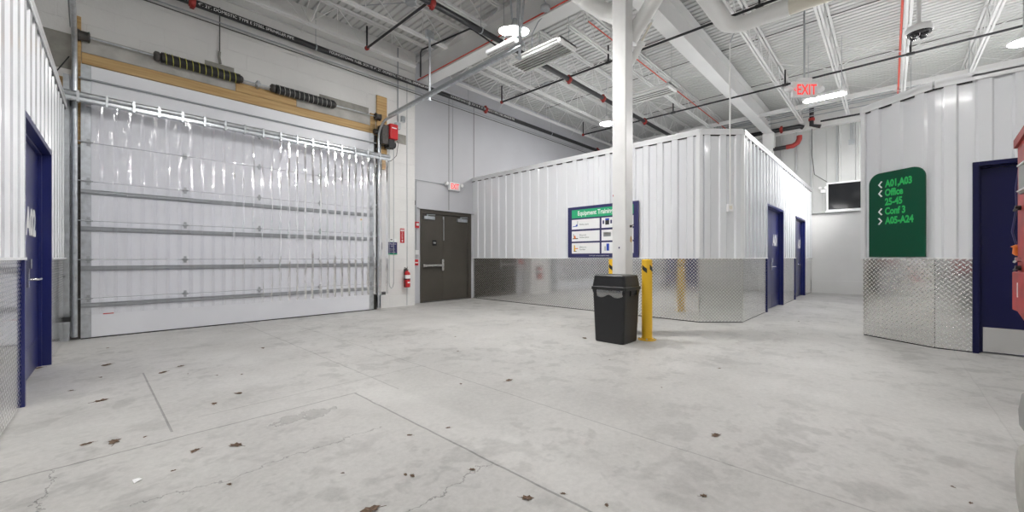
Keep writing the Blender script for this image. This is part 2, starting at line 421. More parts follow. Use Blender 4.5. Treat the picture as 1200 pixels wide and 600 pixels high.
def partition(name, path, H, openings, label, roof_poly, phase=.05, breaks=None):
    root = sroot(name, (path[0][0], path[0][1], 0), label)
    corrugated(MB(), path, 1.24, H, openings, phase=phase).build('ribbed_siding', 'panel', root, fixn=False)
    # cap, trims, diamond plates, backing
    cap = MB(); led = MB(); back = MB(); shade = MB(); cf = MB(); gap = MB(); s0 = 0
    for i, ((ax, ay), (bx, by)) in enumerate(zip(path, path[1:])):
        L = math.hypot(bx-ax, by-ay); T = frameT((ax, ay, 0), (bx-ax, by-ay)); cap.T = led.T = back.T = shade.T = T
        cap.box(0, L, -.15, .045, H-.02, H+.04); cap.box(0, L, .035, .045, H-.07, H)
        runs = []; cur = 0
        for o in openings:
            a, b = o[0]-s0, o[1]-s0
            if b > 0 and a < L:
                if a > cur: runs.append((cur, a))
                cur = max(cur, b)
                back.box(max(a, 0), min(b, L), -.14, -.012, o[2], H-.03)
        if cur < L: runs.append((cur, L))
        for a, b in runs:
            led.box(a, b, .0, .04, 1.232, 1.252); shade.box(a, b, -.01, .028, H-.085, H-.06); gap.T = T; gap.box(a, b, -.012, -.004, 0, .02); back.box(a, b, -.14, -.012, 0, H-.03)
            n = max(1, math.ceil((b-a)/1.22-.05)); w = 1.22
            p = a
            while p < b-.01:
                q = min(p+w, b)
                if b-q < .15: q = b
                MB(T).box(p+.002, q-.002, -.011, .006, .016, 1.232).build('diamond_plate', 'diamond', root)
                p = q
        if i < len(path)-2 and math.hypot(path[i+2][0]-bx, path[i+2][1]-by) > .5 and abs((bx-ax)*(path[i+2][1]-by)-(by-ay)*(path[i+2][0]-bx))/(L*math.hypot(path[i+2][0]-bx, path[i+2][1]-by)) > .2:
            cf.T = T; cf.box(L-.05, L+.012, .006, .036, 1.252, H-.02)
            c2, d2 = path[i+1], path[i+2]; cf.T = frameT(c2, (d2[0]-c2[0], d2[1]-c2[1])) if len(c2) == 3 else frameT((*c2, 0), (d2[0]-c2[0], d2[1]-c2[1]))
            cf.box(-.012, .05, .006, .036, 1.252, H-.02)
        s0 += L
    if cf.v: cf.build('corner_flashing', 'cap', root)
    gap.build('base_gap', 'black', root)
    cap.build('cap_flashing', 'cap', root); led.build('wainscot_trim', 'cap', root); shade.build('pan_shade', 'black', root); back.build('wall_core', 'cap', root)  # black strip under the cap paints the shade inside the pans
    MB().prism(roof_poly, H-.08, H-.03).build('lid', 'cap', root)
    return root

# left room with door A02 (path runs so that the room side is on the right hand)
LX = lambda y: -.41+.0394*(y-4.52)
lpath = [(LX(-4), -4), (LX(8.86), 8.86), ]
# right-hand normal of +Y direction is +X
sy = lambda y: (y+4)*math.hypot(1, .0394)
A02a, A02b = 5.27, 7.18
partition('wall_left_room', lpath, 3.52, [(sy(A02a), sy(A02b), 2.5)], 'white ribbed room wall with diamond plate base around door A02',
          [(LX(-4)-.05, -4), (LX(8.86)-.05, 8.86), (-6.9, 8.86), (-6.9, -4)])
# centre room with doors A01 and A03: walk from back wall to corner, chamfer, then down the corridor; room side must be right-hand
cpath = [(17.98, 2.07), (8.67, 2.07), (8.10, 2.67), (8.24, 9.44)]
cpath_r = cpath[::-1]                               # going -Y then +X : right-hand side is -X, then -Y
L1 = math.hypot(.14, 6.77); L2 = math.hypot(.57, .6)
sx = lambda x: L1+L2+(x-8.67)
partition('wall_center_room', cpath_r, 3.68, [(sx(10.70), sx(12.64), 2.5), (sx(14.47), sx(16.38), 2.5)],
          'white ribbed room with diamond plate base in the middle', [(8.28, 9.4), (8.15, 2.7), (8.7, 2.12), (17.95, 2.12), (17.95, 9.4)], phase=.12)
# right room: path going -Y with room side -X  -> start deep in corridor
rpath = [(17.98, .31), (8.62, .31), (8.02, -.45), (8.0, -.79), (8.0, -6.5)]
# corridor side faces +Y : direction -X has right-hand +Y ; chamfer ; -Y has right-hand -X
l1 = 17.98-8.62; l2 = math.hypot(.6, .76); l3 = math.hypot(.02, .34)
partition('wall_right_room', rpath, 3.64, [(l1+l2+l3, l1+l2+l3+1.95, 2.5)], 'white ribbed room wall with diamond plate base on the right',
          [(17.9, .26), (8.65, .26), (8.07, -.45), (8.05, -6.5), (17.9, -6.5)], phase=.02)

# navy doors
def navy_door(name, T, w, label, txt, flip, two=True, lever_s=None, text_s=None, mat='navy', dark='navy'):
    root = sroot(name, T(w/2, 0, 0), label)
    f = MB(T); f.box(0, .055, -.13, .028, 0, 2.5); f.box(w-.055, w, -.13, .028, 0, 2.5); f.box(.055, w-.055, -.13, .028, 2.445, 2.5)
    f.box(.055, .075, -.10, -.045, 0, 2.445); f.box(w-.075, w-.055, -.10, -.045, 0, 2.445); f.box(.075, w-.075, -.10, -.045, 2.425, 2.445)
    f.build('door_frame', mat, root, bevel=.003)
    edges = [(.078, w/2-.003), (w/2+.003, w-.078)] if two else [(.078, w-.078)]
    leaves = []
    for a, b in edges:
        lf = MB(T).box(a, b, -.12, -.075, .012, 2.42).build('door_leaf', mat, root, bevel=.002); leaves.append(lf)
        kp = MB(T).box(a+.02, b-.02, -.075, -.072, .02, .34).build('kick_plate', 'chrome' if name == 'door_4' else mat, lf)
        r = MB(T)
        for i in range(9):
            for zz in (.035, .325): r.lathe(T0(a+.04+(b-a-.08)*i/8, -.072, zz), [(0, 0), (.006, 0), (.006, .003), (0, .004)], 6, 'y') if False else r.box(a+.036+(b-a-.08)*i/8, a+.044+(b-a-.08)*i/8, -.072, -.069, zz-.004, zz+.004)
        r.build('screw_row', 'chrome', lf)
    if lever_s is not None:
        lv = MB(T).bbox(lever_s-.035, lever_s+.035, -.075, -.06, 0, 0) if False else MB(T)
        lv.box(lever_s-.03, lever_s+.03, -.075, -.055, .95, 1.22); lv.box(lever_s-.045, lever_s+.045, -.055, -.04, 1.14, 1.235)
        tgt = leaves[-1]
        for lf, (a, b) in zip(leaves, edges):
            if a <= lever_s <= b: tgt = lf
        h = lv.build('lock_plate', 'chrome', tgt)
        d = 1 if flip > 0 else -1
        lm = MB(T); lm.tube([(lever_s, -.06, 1.03), (lever_s, .0, 1.03), (lever_s+d*.02, .01, 1.03), (lever_s+d*.15, .01, 1.03)], .011, 8)
        lm.build('lever_handle', 'chrome', tgt)
    if txt: text(txt, 'lettering', T, text_s[0], text_s[1], text_s[2], 'letter_white', leaves[text_s[4]], n=-.0735, width=text_s[3], bold=.055, right=1)
    return root
TA02 = frameT((LX(A02a), A02a, 0), (.0394, 1))
# reader in the room sees the +Y end on the right on this wall
navy_door('door_1', TA02, sy(A02b)-sy(A02a), 'navy door lettered A02 in the left room wall', 'A02', 1, True, 1.03, (.99, 1.50, .26, .68, 1))
TA01 = frameT((10.70, 2.07, 0), (1, 0))
navy_door('door_2', TA01, 1.94, 'navy door lettered A01 nearest the chamfered corner', 'A01', 1, True, .90, (1.12, 1.57, .26, .52, 1))
TA03 = frameT((14.47, 2.07, 0), (1, 0))
navy_door('door_3', TA03, 1.91, 'navy door lettered A03 deeper down the corridor', 'A03', 1, True, .90, (1.12, 1.57, .26, .52, 1))
TA05 = frameT((8.0, -.79, 0), (0, -1))
navy_door('door_4', TA05, 1.95, 'dark navy door with steel kick plate beside the red lift', None, 1, False, 1.72, None, 'navy_dark')

# brown double door
d5 = sroot('door_5', (7.32, 9.55, 0), 'dark brown steel double door in the gray wall')
f = MB(GT); f.box(DL, DL+.06, -.2, .03, 0, DZ); f.box(DR-.09, DR, -.2, .03, 0, DZ); f.box(DL+.06, DR-.09, -.2, .03, DZ-.1, DZ)
f.build('door_frame', 'brown', d5)
MB(GT).box(DL-.1, DR+.12, 0, .09, DZ, DZ+.025).build('drip_cap', 'gray_wall', d5)
mid = 7.215
lf1 = MB(GT).box(DL+.065, mid-.004, -.09, -.045, .02, DZ-.105).build('door_leaf', 'brown', d5)
lf2 = MB(GT).box(mid+.004, DR-.095, -.09, -.045, .02, DZ-.105).build('door_leaf', 'brown', d5)
b = MB(GT); b.box(DL+.08, mid-.02, .015, .045, 1.0, 1.06); b.box(mid-.10, mid-.03, -.045, .05, .88, 1.2); b.box(DL+.08, DL+.14, -.045, .04, .99, 1.07)
b.build('panic_bar', 'chrome', lf1)
MB(GT).box(mid-.37, mid-.24, -.045, -.03, 1.60, 1.75).build('room_plate', 'black_gloss', lf1)
text('104', 'lettering', GT, mid-.345, 1.65, .05, 'letter_white', lf1, n=-.028, width=.08)
b = MB(GT); b.box(mid+.01, mid+.03, -.045, -.03, 1.75, 2.42); b.box(mid-.02, mid+.025, -.045, -.02, 2.36, 2.44); b.build('surface_bolt', 'chrome', lf2)
MB(GT).box(DR-.12, DR-.096, -.045, -.03, .1, 2.45).build('edge_strip', 'chrome', lf2)
for a, lf in ((DL+.12, lf1), (DR-.52, lf2)):
    b = MB(GT); b.box(a, a+.36, -.045, .03, 2.33, 2.42); b.box(a+.1, a+.14, .0, .02, 2.42, 2.47); b.beam((a+.12, .01, 2.455), (a+.38, .01, 2.47), .02)
    b.build('door_closer', 'galv', lf)
b = MB(GT); b.box(DL+.02, DR-.08, -.12, .03, 0.0, .014); b.build('threshold', 'steel_dark', d5)

# far wall (X = 18): smooth base, curb, ribbed siding, window
FT = frameT((18.0, 9.5, 0), (0, -1))                # s = 9.5 - y, n toward the room
fs = lambda y: 9.5-y
mb = MB(FT); mb.box(0, 18.5, -.3, 0, 0, 2.85); mb.box(0, 18.5, -.3, -.01, 2.85, ZD)
wr = struct(mb.build('wall_right', 'paint'), 'far wall with smooth white base')
MB(FT).box(fs(2.05), fs(.32), 0, .10, 0, .44).build('curb', 'paint', wr)
MB(FT).box(0, 18.5, 0, .10, 2.83, 2.88).build('sill_ledge', 'far_metal', wr)
WY0, WY1, WZ0, WZ1 = 1.58, .25, 2.93, 3.83
mb = MB()
corrugated(mb, [(17.93, 9.5), (17.93, -9)], 2.88, WZ0-.04, [], pitch=.46, d=.035, rib=.05, slope=.02)
mb2 = mb
T = frameT((17.93, 9.5, 0), (0, -1))
def side_panels(mb):
    # siding above and beside the window
    corrugated(mb, [(17.93, 9.5), (17.93, WY0+.04)], WZ0-.04, ZD-.7, [], pitch=.46, d=.035, rib=.05, slope=.02)
    corrugated(mb, [(17.93, WY0+.04), (17.93, WY1-.04)], WZ1+.04, ZD-.7, [], pitch=.46, d=.035, rib=.05, slope=.02, phase=.3)
    corrugated(mb, [(17.93, WY1-.04), (17.93, -9)], WZ0-.04, ZD-.7, [], pitch=.46, d=.035, rib=.05, slope=.02)
side_panels(mb)
mb.build('ribbed_siding', 'far_metal', wr, fixn=False)
sm = MB(FT)
for yy in (4.2, 3.35, 2.5, 2.07, 1.35, .62, -.2):
    sm.box(fs(yy)-.008, fs(yy)+.008, .07, .112, 2.9 if not (WY1 < yy < WY0) else WZ1+.05, ZD-.72)
sm.build('siding_seam', 'galv_dull', wr)
MB(FT).box(0, 18.5, 0, .3, ZD-.75, ZD).build('upper_band', 'paint', wr)
w1 = sroot('window_1', (17.9, (WY0+WY1)/2, WZ0), 'dark window high on the far wall')
f = MB(FT); a, b_ = fs(WY0), fs(WY1)
f.box(a-.05, b_+.05, .05, .13, WZ0-.05, WZ0); f.box(a-.05, b_+.05, .05, .13, WZ1, WZ1+.05); f.box(a-.05, a, .05, .13, WZ0, WZ1); f.box(b_, b_+.05, .05, .13, WZ0, WZ1)
f.build('window_frame', 'cap', w1)
MB(FT).box(a, b_, .06, .075, WZ0, WZ1).build('window_pane', 'glass_dark', w1)
MB(FT).box(a-.08, b_+.08, .05, .17, WZ0-.09, WZ0-.05).build('window_sill', 'cap', w1)

# ------------------------------------------------------------------ roof steel
GX = 6.14
def ibeam(T, L, zb, h, w=.26, tf=.018, tw=.012):
    m = MB(T); m.box(0, L, -w/2, w/2, zb, zb+tf); m.box(0, L, -w/2, w/2, zb+h-tf, zb+h); m.box(0, L, -tw/2, tw/2, zb+tf, zb+h-tf)
    return m
g1 = tag(ibeam(frameT((GX, -9, 0), (0, 1)), 18.1, 5.86, .6, .34).build('roof_girder', 'steel_white'), 'deep white roof girder crossing over the column toward the back wall', 'girder', None, 'thing')
g2 = tag(ibeam(frameT((GX+.2, 3.28, 0), (1, 0)), 11.28, 5.86, .66, .30).build('roof_girder', 'steel_white'), 'white roof girder running from column away to far wall post', 'girder', None, 'thing')
g3 = tag(ibeam(frameT((-6.9, 3.28, 0), (1, 0)), 12.85, 5.86, .66, .30).build('roof_girder', 'steel_white'), 'white roof girder overhead on the camera side of the column', 'girder', None, 'thing')
nth = ['closest to the back wall', 'second from the back wall', 'third from the back wall', 'fourth from the back wall',
       'first past the long girder', 'second past the long girder', 'beside the red conduit',
       'above the right room door', 'second last on the right', 'last on the right']
def joist(x0, x1, y, label):
    zt, zb, d = ZD-.01, 5.95, .04
    r = thing('bar_joist', (x0, y, zb), label, 'roof joist')
    t = MB(); t.box(x0, x1, y-.055, y-.012, zt-.045, zt-.002); t.box(x0, x1, y+.012, y+.055, zt-.045, zt-.002)
    t.box(x0, x0+.15, y-.05, y+.05, zt-.13, zt-.045); t.box(x1-.15, x1, y-.05, y+.05, zt-.13, zt-.045)
    t.build('top_chord', 'steel_white', r)
    xa, xb = x0+.55, x1-.55
    t = MB(); t.box(xa, xb, y-.05, y-.012, zb, zb+.04); t.box(xa, xb, y+.012, y+.05, zb, zb+.04); t.build('bottom_chord', 'steel_white', r)
    w = MB(); n = max(2, round((xb-xa)/1.22)); p = (xb-xa)/n
    w.tube([(x0+.1, y, zt-.04), (xa+.05, y, zb+.02)], .011, 6)
    for i in range(n):
        a = xa+i*p
        w.tube([(a+.05, y, zb+.02), (a+p/2, y, zt-.03)], .011, 6); w.tube([(a+p/2, y, zt-.03), (a+p-.02, y, zb+.02)], .011, 6)
        w.tube([(a+p/2, y, zt-.03), (a+p/2, y, zb+.02)], .008, 5)
    w.tube([(xb-.05, y, zb+.02), (x1-.1, y, zt-.04)], .011, 6)
    w.build('web', 'steel_white', r)
    return r
for i, y in enumerate([8.53, 7.27, 6.0, 4.75, 2.24, 1.0, -.27, -1.5, -2.75, -4.0]):
    joist(-6.5, GX-.02, y, 'white open web joist before the cross girder, ' + nth[i])
    joist(GX+.02, 17.7, y, 'white open web joist beyond the cross girder, ' + nth[i])
for bx, w_ in ((3.1, 'over the strip curtain'), (9.0, 'just past the cross girder'), (12.9, 'over the middle room'), (15.9, 'close to the far wall')):
    m = MB(); ys = [9.0, 8.53, 7.27, 6.0, 4.75, 3.4, 2.24, 1.0, -.27, -1.5, -2.75, -4.0]
    for part_, yy in (('back wall half', ys[:5]), ('corridor half', ys[6:])):
        m = MB()
        for a, b in zip(yy, yy[1:]):
            m.beam((bx, a, 5.98), (bx, b, 6.53), .016); m.beam((bx+.008, a, 6.53), (bx+.008, b, 5.98), .016)
        tag(m.build('bridging_rods', 'steel_white'), 'thin cross bracing rods between joists ' + w_ + ', ' + part_, 'bracing', None, 'thing')
# columns
GX = 6.16
c = thing('steel_column', (GX, 3.28, 0), 'white square steel column standing behind the black trash can', 'column')
m = MB(); m.bbox(GX-.125, GX+.125, 3.135, 3.385, 0, 5.84, .012); m.build('shaft', 'column', c)
MB().box(GX-.2, GX+.2, 3.08, 3.48, .0, .025).build('base_plate', 'column', c)
MB().box(GX-.2, GX+.2, 3.08, 3.48, 5.84, 5.858).build('cap_plate', 'column', c)
m = MB(); m.box(GX+.01, GX+.03, 3.10, 3.135, 1.75, 1.79)
m.tube([(GX+.02, 3.12, 1.77), (GX+.05, 3.09, 1.80)], .006, 6)
m.build('bolt_clip', 'steel_dark', c)
MB().box(GX-.128, GX-.125, 3.245, 3.265, 1.40, 1.43).build('blue_tag', 'sign_navy', c)
MB().prism([(3.2, 1.58), (3.235, 1.60), (3.22, 1.66), (3.19, 1.64), (3.175, 1.60)], GX-.1265, GX-.125, 'x').build('rust_chip', 'wood', c) if False else None
MB().add([(GX+.02, 3.134, 1.52), (GX+.07, 3.134, 1.50), (GX+.09, 3.134, 1.55), (GX+.06, 3.134, 1.62), (GX+.03, 3.134, 1.59)], [(0, 1, 2, 3, 4)]).build('rust_chip', 'wood', c)
MB().box(GX-.127, GX-.125, 3.36, 3.37, 2.27, 2.30).build('red_mark', 'red', c)
m = MB(); m.box(17.36, 17.6, 3.15, 3.40, 3.66, 5.84); m.box(17.3, 17.64, 3.10, 3.46, 5.3, 5.855)
tag(m.build('steel_column', 'steel_white'), 'distant white post under the long girder at the far wall', 'column', None, 'thing')

GX = 6.14
# ------------------------------------------------------------------ overhead door, curtain, tracks
DT = frameT((0, 9.02, 0), (1, 0))
gd = sroot('door_6', (2.35, 9.02, 0), 'white sectional overhead door closed behind the strip curtain')
seams = [0.012, .62, 1.22, 1.82, 2.43, 3.03, 3.63, 4.23]
DX0, DX1 = -.06, 4.73
for a, b in zip(seams, seams[1:]):
    p = MB(DT); p.box(DX0+.11, DX1-.11, -.045, 0, a+.004, b-.004); pp = p.build('door_section', 'door_white', gd, bevel=.004)
    e = MB(DT); e.box(DX0, DX0+.11, -.045, .002, a+.003, b-.003); e.box(DX1-.11, DX1, -.045, .002, a+.003, b-.003); e.build('end_stile', 'galv', pp)
for z in (.52, 1.09, 1.70, 2.27, 4.0):
    p = MB(DT)
    if z < 4: p.box(DX0, DX1, .0, .055, z-.004, z+.004); p.box(DX0, DX1, .045, .055, z-.02, z-.004); p.box(DX0, DX1, 0, .008, z-.045, z+.03); p.box(DX0, DX1, 0, .03, z+.026, z+.032)
    else: p.tube([(DX0-.02, .03, z), (DX1+.05, .03, z)], .016, 8)
    p.build('strut', 'galv_dull', gd)
hm = None
for z in seams[1:-1]:
    for i, x in enumerate((.02, 1.19, 2.33, 3.48, 4.66)):
        h = MB(DT); h.box(-.018, .018, .004, .02, z-.055, z+.055); h.prism([(-.045, z-.03), (.045, z-.03), (.045, z+.03), (-.045, z+.03)], .004, .012, 'y') if False else h.box(-.032, .032, .004, .014, z-.02, z+.02)
        h.tube([(-.05, .025, z), (.05, .025, z)], .009, 8)
        if i in (0, 4): h.tube([(0, .03, z), (-.16 if i == 0 else .16, .05, z)], .009, 6)
        o = h.build('hinge', 'galv_dull', gd); o.location.x = x
MB(DT).box(DX0, DX1, -.03, .005, 0, .014).build('bottom_seal', 'black', gd)
MB(DT).box(.18, .30, 0, .002, .36, .375).build('red_sticker', 'red', gd)
MB(DT).box(4.40, 4.46, 0, .002, 2.13, 2.16).build('yellow_sticker', 'yellow', gd)

# jambs and lumber
def board(name, a0, a1, b0, b1, c0, c1, mat, label, cat='lumber'):
    return tag(MB(WT).box(a0, a1, b0, b1, c0, c1).build(name, mat, bevel=.003), label, cat, None, 'thing')
board('header_board', -.05, 4.66, 0, .045, 4.25, 4.42, 'wood', 'long yellow pine header board directly above the overhead door')
board('header_board', 1.95, 3.02, 0, .045, 4.425, 4.60, 'wood', 'short pine board between the two torsion springs')
board('backing_board', -.05, 1.94, 0, .04, 4.425, 4.70, 'wood_gray', 'weathered whitewashed board behind the left torsion spring')
board('backing_board', 3.03, 4.66, 0, .04, 4.425, 4.66, 'wood_gray', 'weathered whitewashed board behind the right torsion spring')
board('bearing_board', -.14, -.055, 0, .06, 3.0, 4.95, 'wood', 'dark edged pine post behind the left door track')
board('bearing_board', 4.665, 4.79, 0, .05, 4.22, 4.72, 'wood', 'short upright pine block at right end of spring shaft')
board('mounting_board', 4.83, 5.10, 0, .045, 3.42, 5.20, 'wood', 'tall upright pine board behind the red door operator')
board('corner_board', -.52, -.22, 0, .04, 3.4, 3.98, 'wood', 'reddish pine board at the left end of the curtain rail')
for a0, a1, c0, c1, l in ((-.52, -.16, 4.12, 4.66, 'square of bare gray block above the left door track'),
                          (1.48, 1.93, 4.70, 4.86, 'small bare gray rectangle above left torsion spring end'),
                          (3.50, 4.64, 4.665, 4.84, 'long bare gray rectangle above right end of the spring shaft'),
                          (5.11, 5.66, 4.16, 4.40, 'bare gray strip on block right of the red door operator')):
    tag(MB(WT).box(a0, a1, 0, .006, c0, c1).build('paint_patch', 'gray_patch'), l, 'bare patch', None, 'thing')
for a0, a1, side in ((-.17, -.06, 'left'), (4.735, 4.83, 'right')):
    board('door_jamb', a0, a1, 0, .05, 0, 2.95 if side == 'left' else 4.2, 'steel_dark', 'dark grimy steel jamb at the %s edge of overhead door' % side, 'jamb')

def track(x, side, s):
    r = thing('door_track', (x, 8.95, 0), 'galvanized curved roller track at the %s side of the overhead door' % side, 'door track', 'overhead door roller tracks')
    R = .42; path = [(x, 8.95, .05), (x, 8.95, 4.08)]
    for i in range(1, 9):
        a = PI/2*i/8; path.append((x, 8.95-R+R*math.cos(a), 4.08+R*math.sin(a)))
    path += [(x, 4.35, 4.66)]
    m = MB(); m.tube(path, .03, 8); m.build('rail', 'galv', r)
    m = MB(); m.box(x+s*.03, x+s*.034, 8.9, 9.08, .05, 4.0); m.box(x+s*.03, x+s*.11, 9.05, 9.08, .05, 4.0); m.build('wall_angle', 'galv', r)
    m = MB(); m.beam((x+s*.02, 8.5, 4.56), (x+s*.02, 4.3, 4.72), .05, .06); m.build('stiffener_angle', 'galv_dull', r)
    m = MB()
    for z in (.35, 1.0, 1.75, 2.5, 3.2, 3.85): m.box(x-.02, x+s*.03+.02, 8.93, 9.06, z, z+.05)
    m.build('bracket', 'galv', r)
    for yy, two in ((6.93, 0), (4.42, 1)):
        m = MB(); m.beam((x+s*.05, yy, 4.5), (x+s*.05, yy, 5.9), .045, .02)
        m.box(x+s*.05-.09, x+s*.05+.09, yy-.03, yy+.03, 5.78, 5.94)
        if two: m.beam((x+s*.05, yy, 4.6), (x+s*.35, yy+.15, 5.94), .03)
        m.box(x-.03, x+s*.05+.03, yy-.02, yy+.02, 4.5, 4.53)
        m.build('hanger', 'galv', r)
    return r
track(4.82, 'right', 1); track(-.12, 'left', -1)
tag(MB(WT).box(-.24, -.175, 0, .14, 0, 4.0).build('steel_channel', 'galv'), 'wide galvanized upright channel left of the overhead door track', 'channel', None, 'thing')

sh = thing('torsion_shaft', (2.3, 8.95, 4.64), 'torsion spring shaft with two black coils above the overhead door', 'spring shaft')
m = MB(WT); m.tube([(-.12, .12, 4.64), (4.88, .12, 4.64)], .013, 8); m.build('shaft', 'galv', sh)
for a, b in ((.86, 2.0), (2.60, 3.76)):
    m = MB(WT); m.lathe((0, .12, 4.64), [(.07, a), (.086, a+.01)] + [(.086+.005*math.cos(k*PI), a+.01+(b-a-.02)*k/90) for k in range(91)] + [(.07, b)], 16, 'x')
    sp = m.build('spring', 'black', sh)
    m = MB(WT); turns = 12
    for t in range(turns):
        s0 = a+.04+(b-a-.06)*t/turns
        m.tube([(s0+.05*q/10, .12+.089*math.cos(PI*(.9-1.8*q/10)), 4.64+.089*math.sin(PI*(.9-1.8*q/10))) for q in range(11)], .006, 6)
    m.build('paint_stripe', 'spring_yellow' if a < 1.5 else 'wood_gray', sp)
    m = MB(WT); e = a if a < 1.5 else a
    m.lathe((0, .12, 4.64), [(.05, a-.09), (.08, a-.07), (.08, a-.02), (.06, a)], 14, 'x'); m.lathe((0, .12, 4.64), [(.06, b), (.072, b+.02), (.045, b+.05)], 14, 'x')
    m.build('winding_cone', 'steel_dark', sh)
m = MB(WT); m.box(2.28, 2.32, 0, .15, 4.57, 4.70); m.lathe((0, .12, 4.64), [(.03, 2.26), (.035, 2.34)], 12, 'x'); m.build('center_bearing', 'galv', sh)
for a in (-.06, 4.79):
    m = MB(WT); m.lathe((0, .12, 4.64), [(.06, a-.05), (.085, a-.04), (.085, a-.02), (.07, a), (.07, a+.07), (.085, a+.09), (.06, a+.1)], 16, 'x')
    m.build('cable_drum', 'steel_dark', sh)

# strip curtain and its rail
CT = frameT((0, 8.72, 0), (1, 0))
cur = thing('strip_curtain', (2.3, 8.72, 0), 'clear plastic strip curtain hanging in front of the overhead door', 'strip curtain')
m = MB(CT); m.tube([(-.27, 0, 3.665), (4.98, 0, 3.665)], .042, 12); m.box(-.27, 4.98, -.03, .03, 3.57, 3.60); m.box(-.27, 4.98, -.012, .004, 3.56, 3.66)
m.build('rail', 'galv', cur)
for i in range(17):
    m = MB(CT); xx = -.1+i*.3; m.box(xx, xx+.03, -.03, .046, 3.54, 3.712)
    m.build('rail_clamp', 'galv', cur)
for i, xx in enumerate((-.18, 4.9)):
    m = MB(); m.box(xx-.03, xx+.03, 8.7, 9.08, 3.63, 3.69); m.box(xx-.06, xx+.06, 9.05, 9.1, 3.55, 3.8); m.build('wall_bracket', 'galv_dull', cur)
nst = 32; w = .205
for i in range(nst):
    x0 = -.02+i*(4.90/nst); m = MB(CT); pts = []; K = 6; rows = 7
    off = .010*(i % 2)
    a1, a2, ph = random.uniform(-.006, .006), random.uniform(-.008, .008), random.uniform(0, 6)
    for r in range(rows+1):
        z = 3.575-(3.575-.40-random.uniform(0, .0))*r/rows
        for k in range(K+1):
            u = k/K; pts.append((x0+w*u+a1*r/rows, off+.030*math.sin(PI*u)+a2*math.sin(r*.9+ph), z))
    m.add(pts, [(r*(K+1)+k, r*(K+1)+k+1, (r+1)*(K+1)+k+1, (r+1)*(K+1)+k) for r in range(rows) for k in range(K)], True)
    m.build('strip', 'strip', cur, fixn=False)

# door operator
op = thing('door_operator', (5.05, 8.95, 4.2), 'red electric door operator on the pine board by the track', 'door operator')
MB(WT).bbox(5.00, 5.22, .12, .38, 4.12, 4.48, .02).build('motor_cover', 'red', op, bevel=.01)
m = MB(WT); m.box(4.84, 5.02, .05, .3, 3.98, 4.44); m.tube([(4.84, .12, 4.28), (4.72, .12, 4.28)], .06, 12); m.build('gearbox', 'steel_dark', op, bevel=.01)
m = MB(WT); m.tube([(4.95, .2, 4.02), (5.22, .2, 4.02)], .075, 14); m.box(5.0, 5.15, .1, .32, 3.92, 4.12); m.build('electric_motor', 'black', op)
m = MB(WT); m.tube([(5.06, .22, 3.99), (5.16, .22, 3.99)], .09, 16); m.build('chain_wheel', 'steel_dark', op)
MB(WT).box(5.04, 5.17, .379, .383, 4.37, 4.395).build('white_nameplate', 'letter_white', op)
ch = thing('hand_chain', (5.18, 8.87, .5), 'long hand chain loop hanging from the red door operator', 'chain')
m = MB(WT); m.tube([(5.06, .22, 3.98), (5.06, .22, .62), (5.08, .22, .54), (5.12, .22, .50), (5.16, .22, .54), (5.18, .22, .62), (5.18, .22, 3.98)], .007, 6)
m.build('chain_loop', 'galv_dull', ch)
tag(MB(WT).tube([(5.22, .2, 4.25), (5.33, .18, 4.1), (5.32, .12, 3.8), (5.18, .1, 3.65), (5.1, .08, 3.62)], .006, 6).build('control_cable', 'black'), 'thin black cable looping under the red door operator', 'cable', None, 'thing')

# conduits and boxes on the back wall
def conduit(name, path, r, mat, label, cat='conduit'):
    return tag(MB().tube(path, r, 8).build(name, mat), label, cat, None, 'thing')
cd = thing('conduit', (5.4, 9.05, 5.2), 'gray conduit running down to junction boxes above red operator', 'conduit')
MB(WT).tube([(5.40, .05, 6.55), (5.40, .05, 4.66)], .016, 8).build('pipe', 'galv_dull', cd)
MB(WT).box(5.33, 5.45, 0, .1, 4.50, 4.66).build('junction_box', 'galv', cd); MB(WT).box(5.50, 5.60, 0, .08, 4.72, 4.86).build('junction_box', 'galv', cd)
MB(WT).tube([(5.39, .05, 4.5), (5.39, .05, 4.38), (5.36, .1, 4.3), (5.25, .15, 4.28)], .012, 6).build('whip', 'galv_dull', cd)
conduit('wall_crack', [(5.69, 9.095, 5.9), (5.69, 9.095, 3.2), (5.695, 9.095, 2.2), (5.69, 9.095, 0.02)], .007, 'galv_dull', 'thin dark vertical joint in the block beside the extinguisher', 'joint')
cg = thing('conduit', (6.2, 9.5, 2), 'pair of gray conduits rising beside the brown double door', 'conduit')
m = MB(GT); m.tube([(6.14, .06, 6.4), (6.14, .06, 1.15)], .018, 8); m.build('pipe', 'galv_dull', cg)
m = MB(GT); m.tube([(6.24, .05, 3.35), (6.24, .05, 1.45)], .012, 8); m.build('pipe', 'galv_dull', cg)
MB(GT).box(6.2, 6.31, 0, .08, 1.33, 1.46).build('junction_box', 'white', cg); MB(GT).box(6.10, 6.19, 0, .1, 2.68, 2.80).build('junction_box', 'steel_dark', cg)
h = thing('horn_strobe', (6.22, 9.5, 2.1), 'red fire alarm horn strobe above the pull station', 'fire alarm')
MB(GT).box(6.15, 6.32, .02, .09, 2.06, 2.23).build('body', 'red', h, bevel=.008); MB(GT).box(6.22, 6.29, .09, .115, 2.12, 2.19).build('strobe_lens', 'white', h)
h = thing('pull_station', (6.22, 9.5, 1.1), 'red fire alarm pull station beside the brown double door', 'fire alarm')
MB(GT).box(6.16, 6.30, .02, .08, 1.04, 1.20).build('body', 'red', h, bevel=.008); MB(GT).box(6.19, 6.27, .08, .10, 1.10, 1.13).build('pull_handle', 'letter_white', h)
MB(GT).box(6.13, 6.17, .03, .06, 1.0, 1.18).build('side_cover', 'red_dark', h)

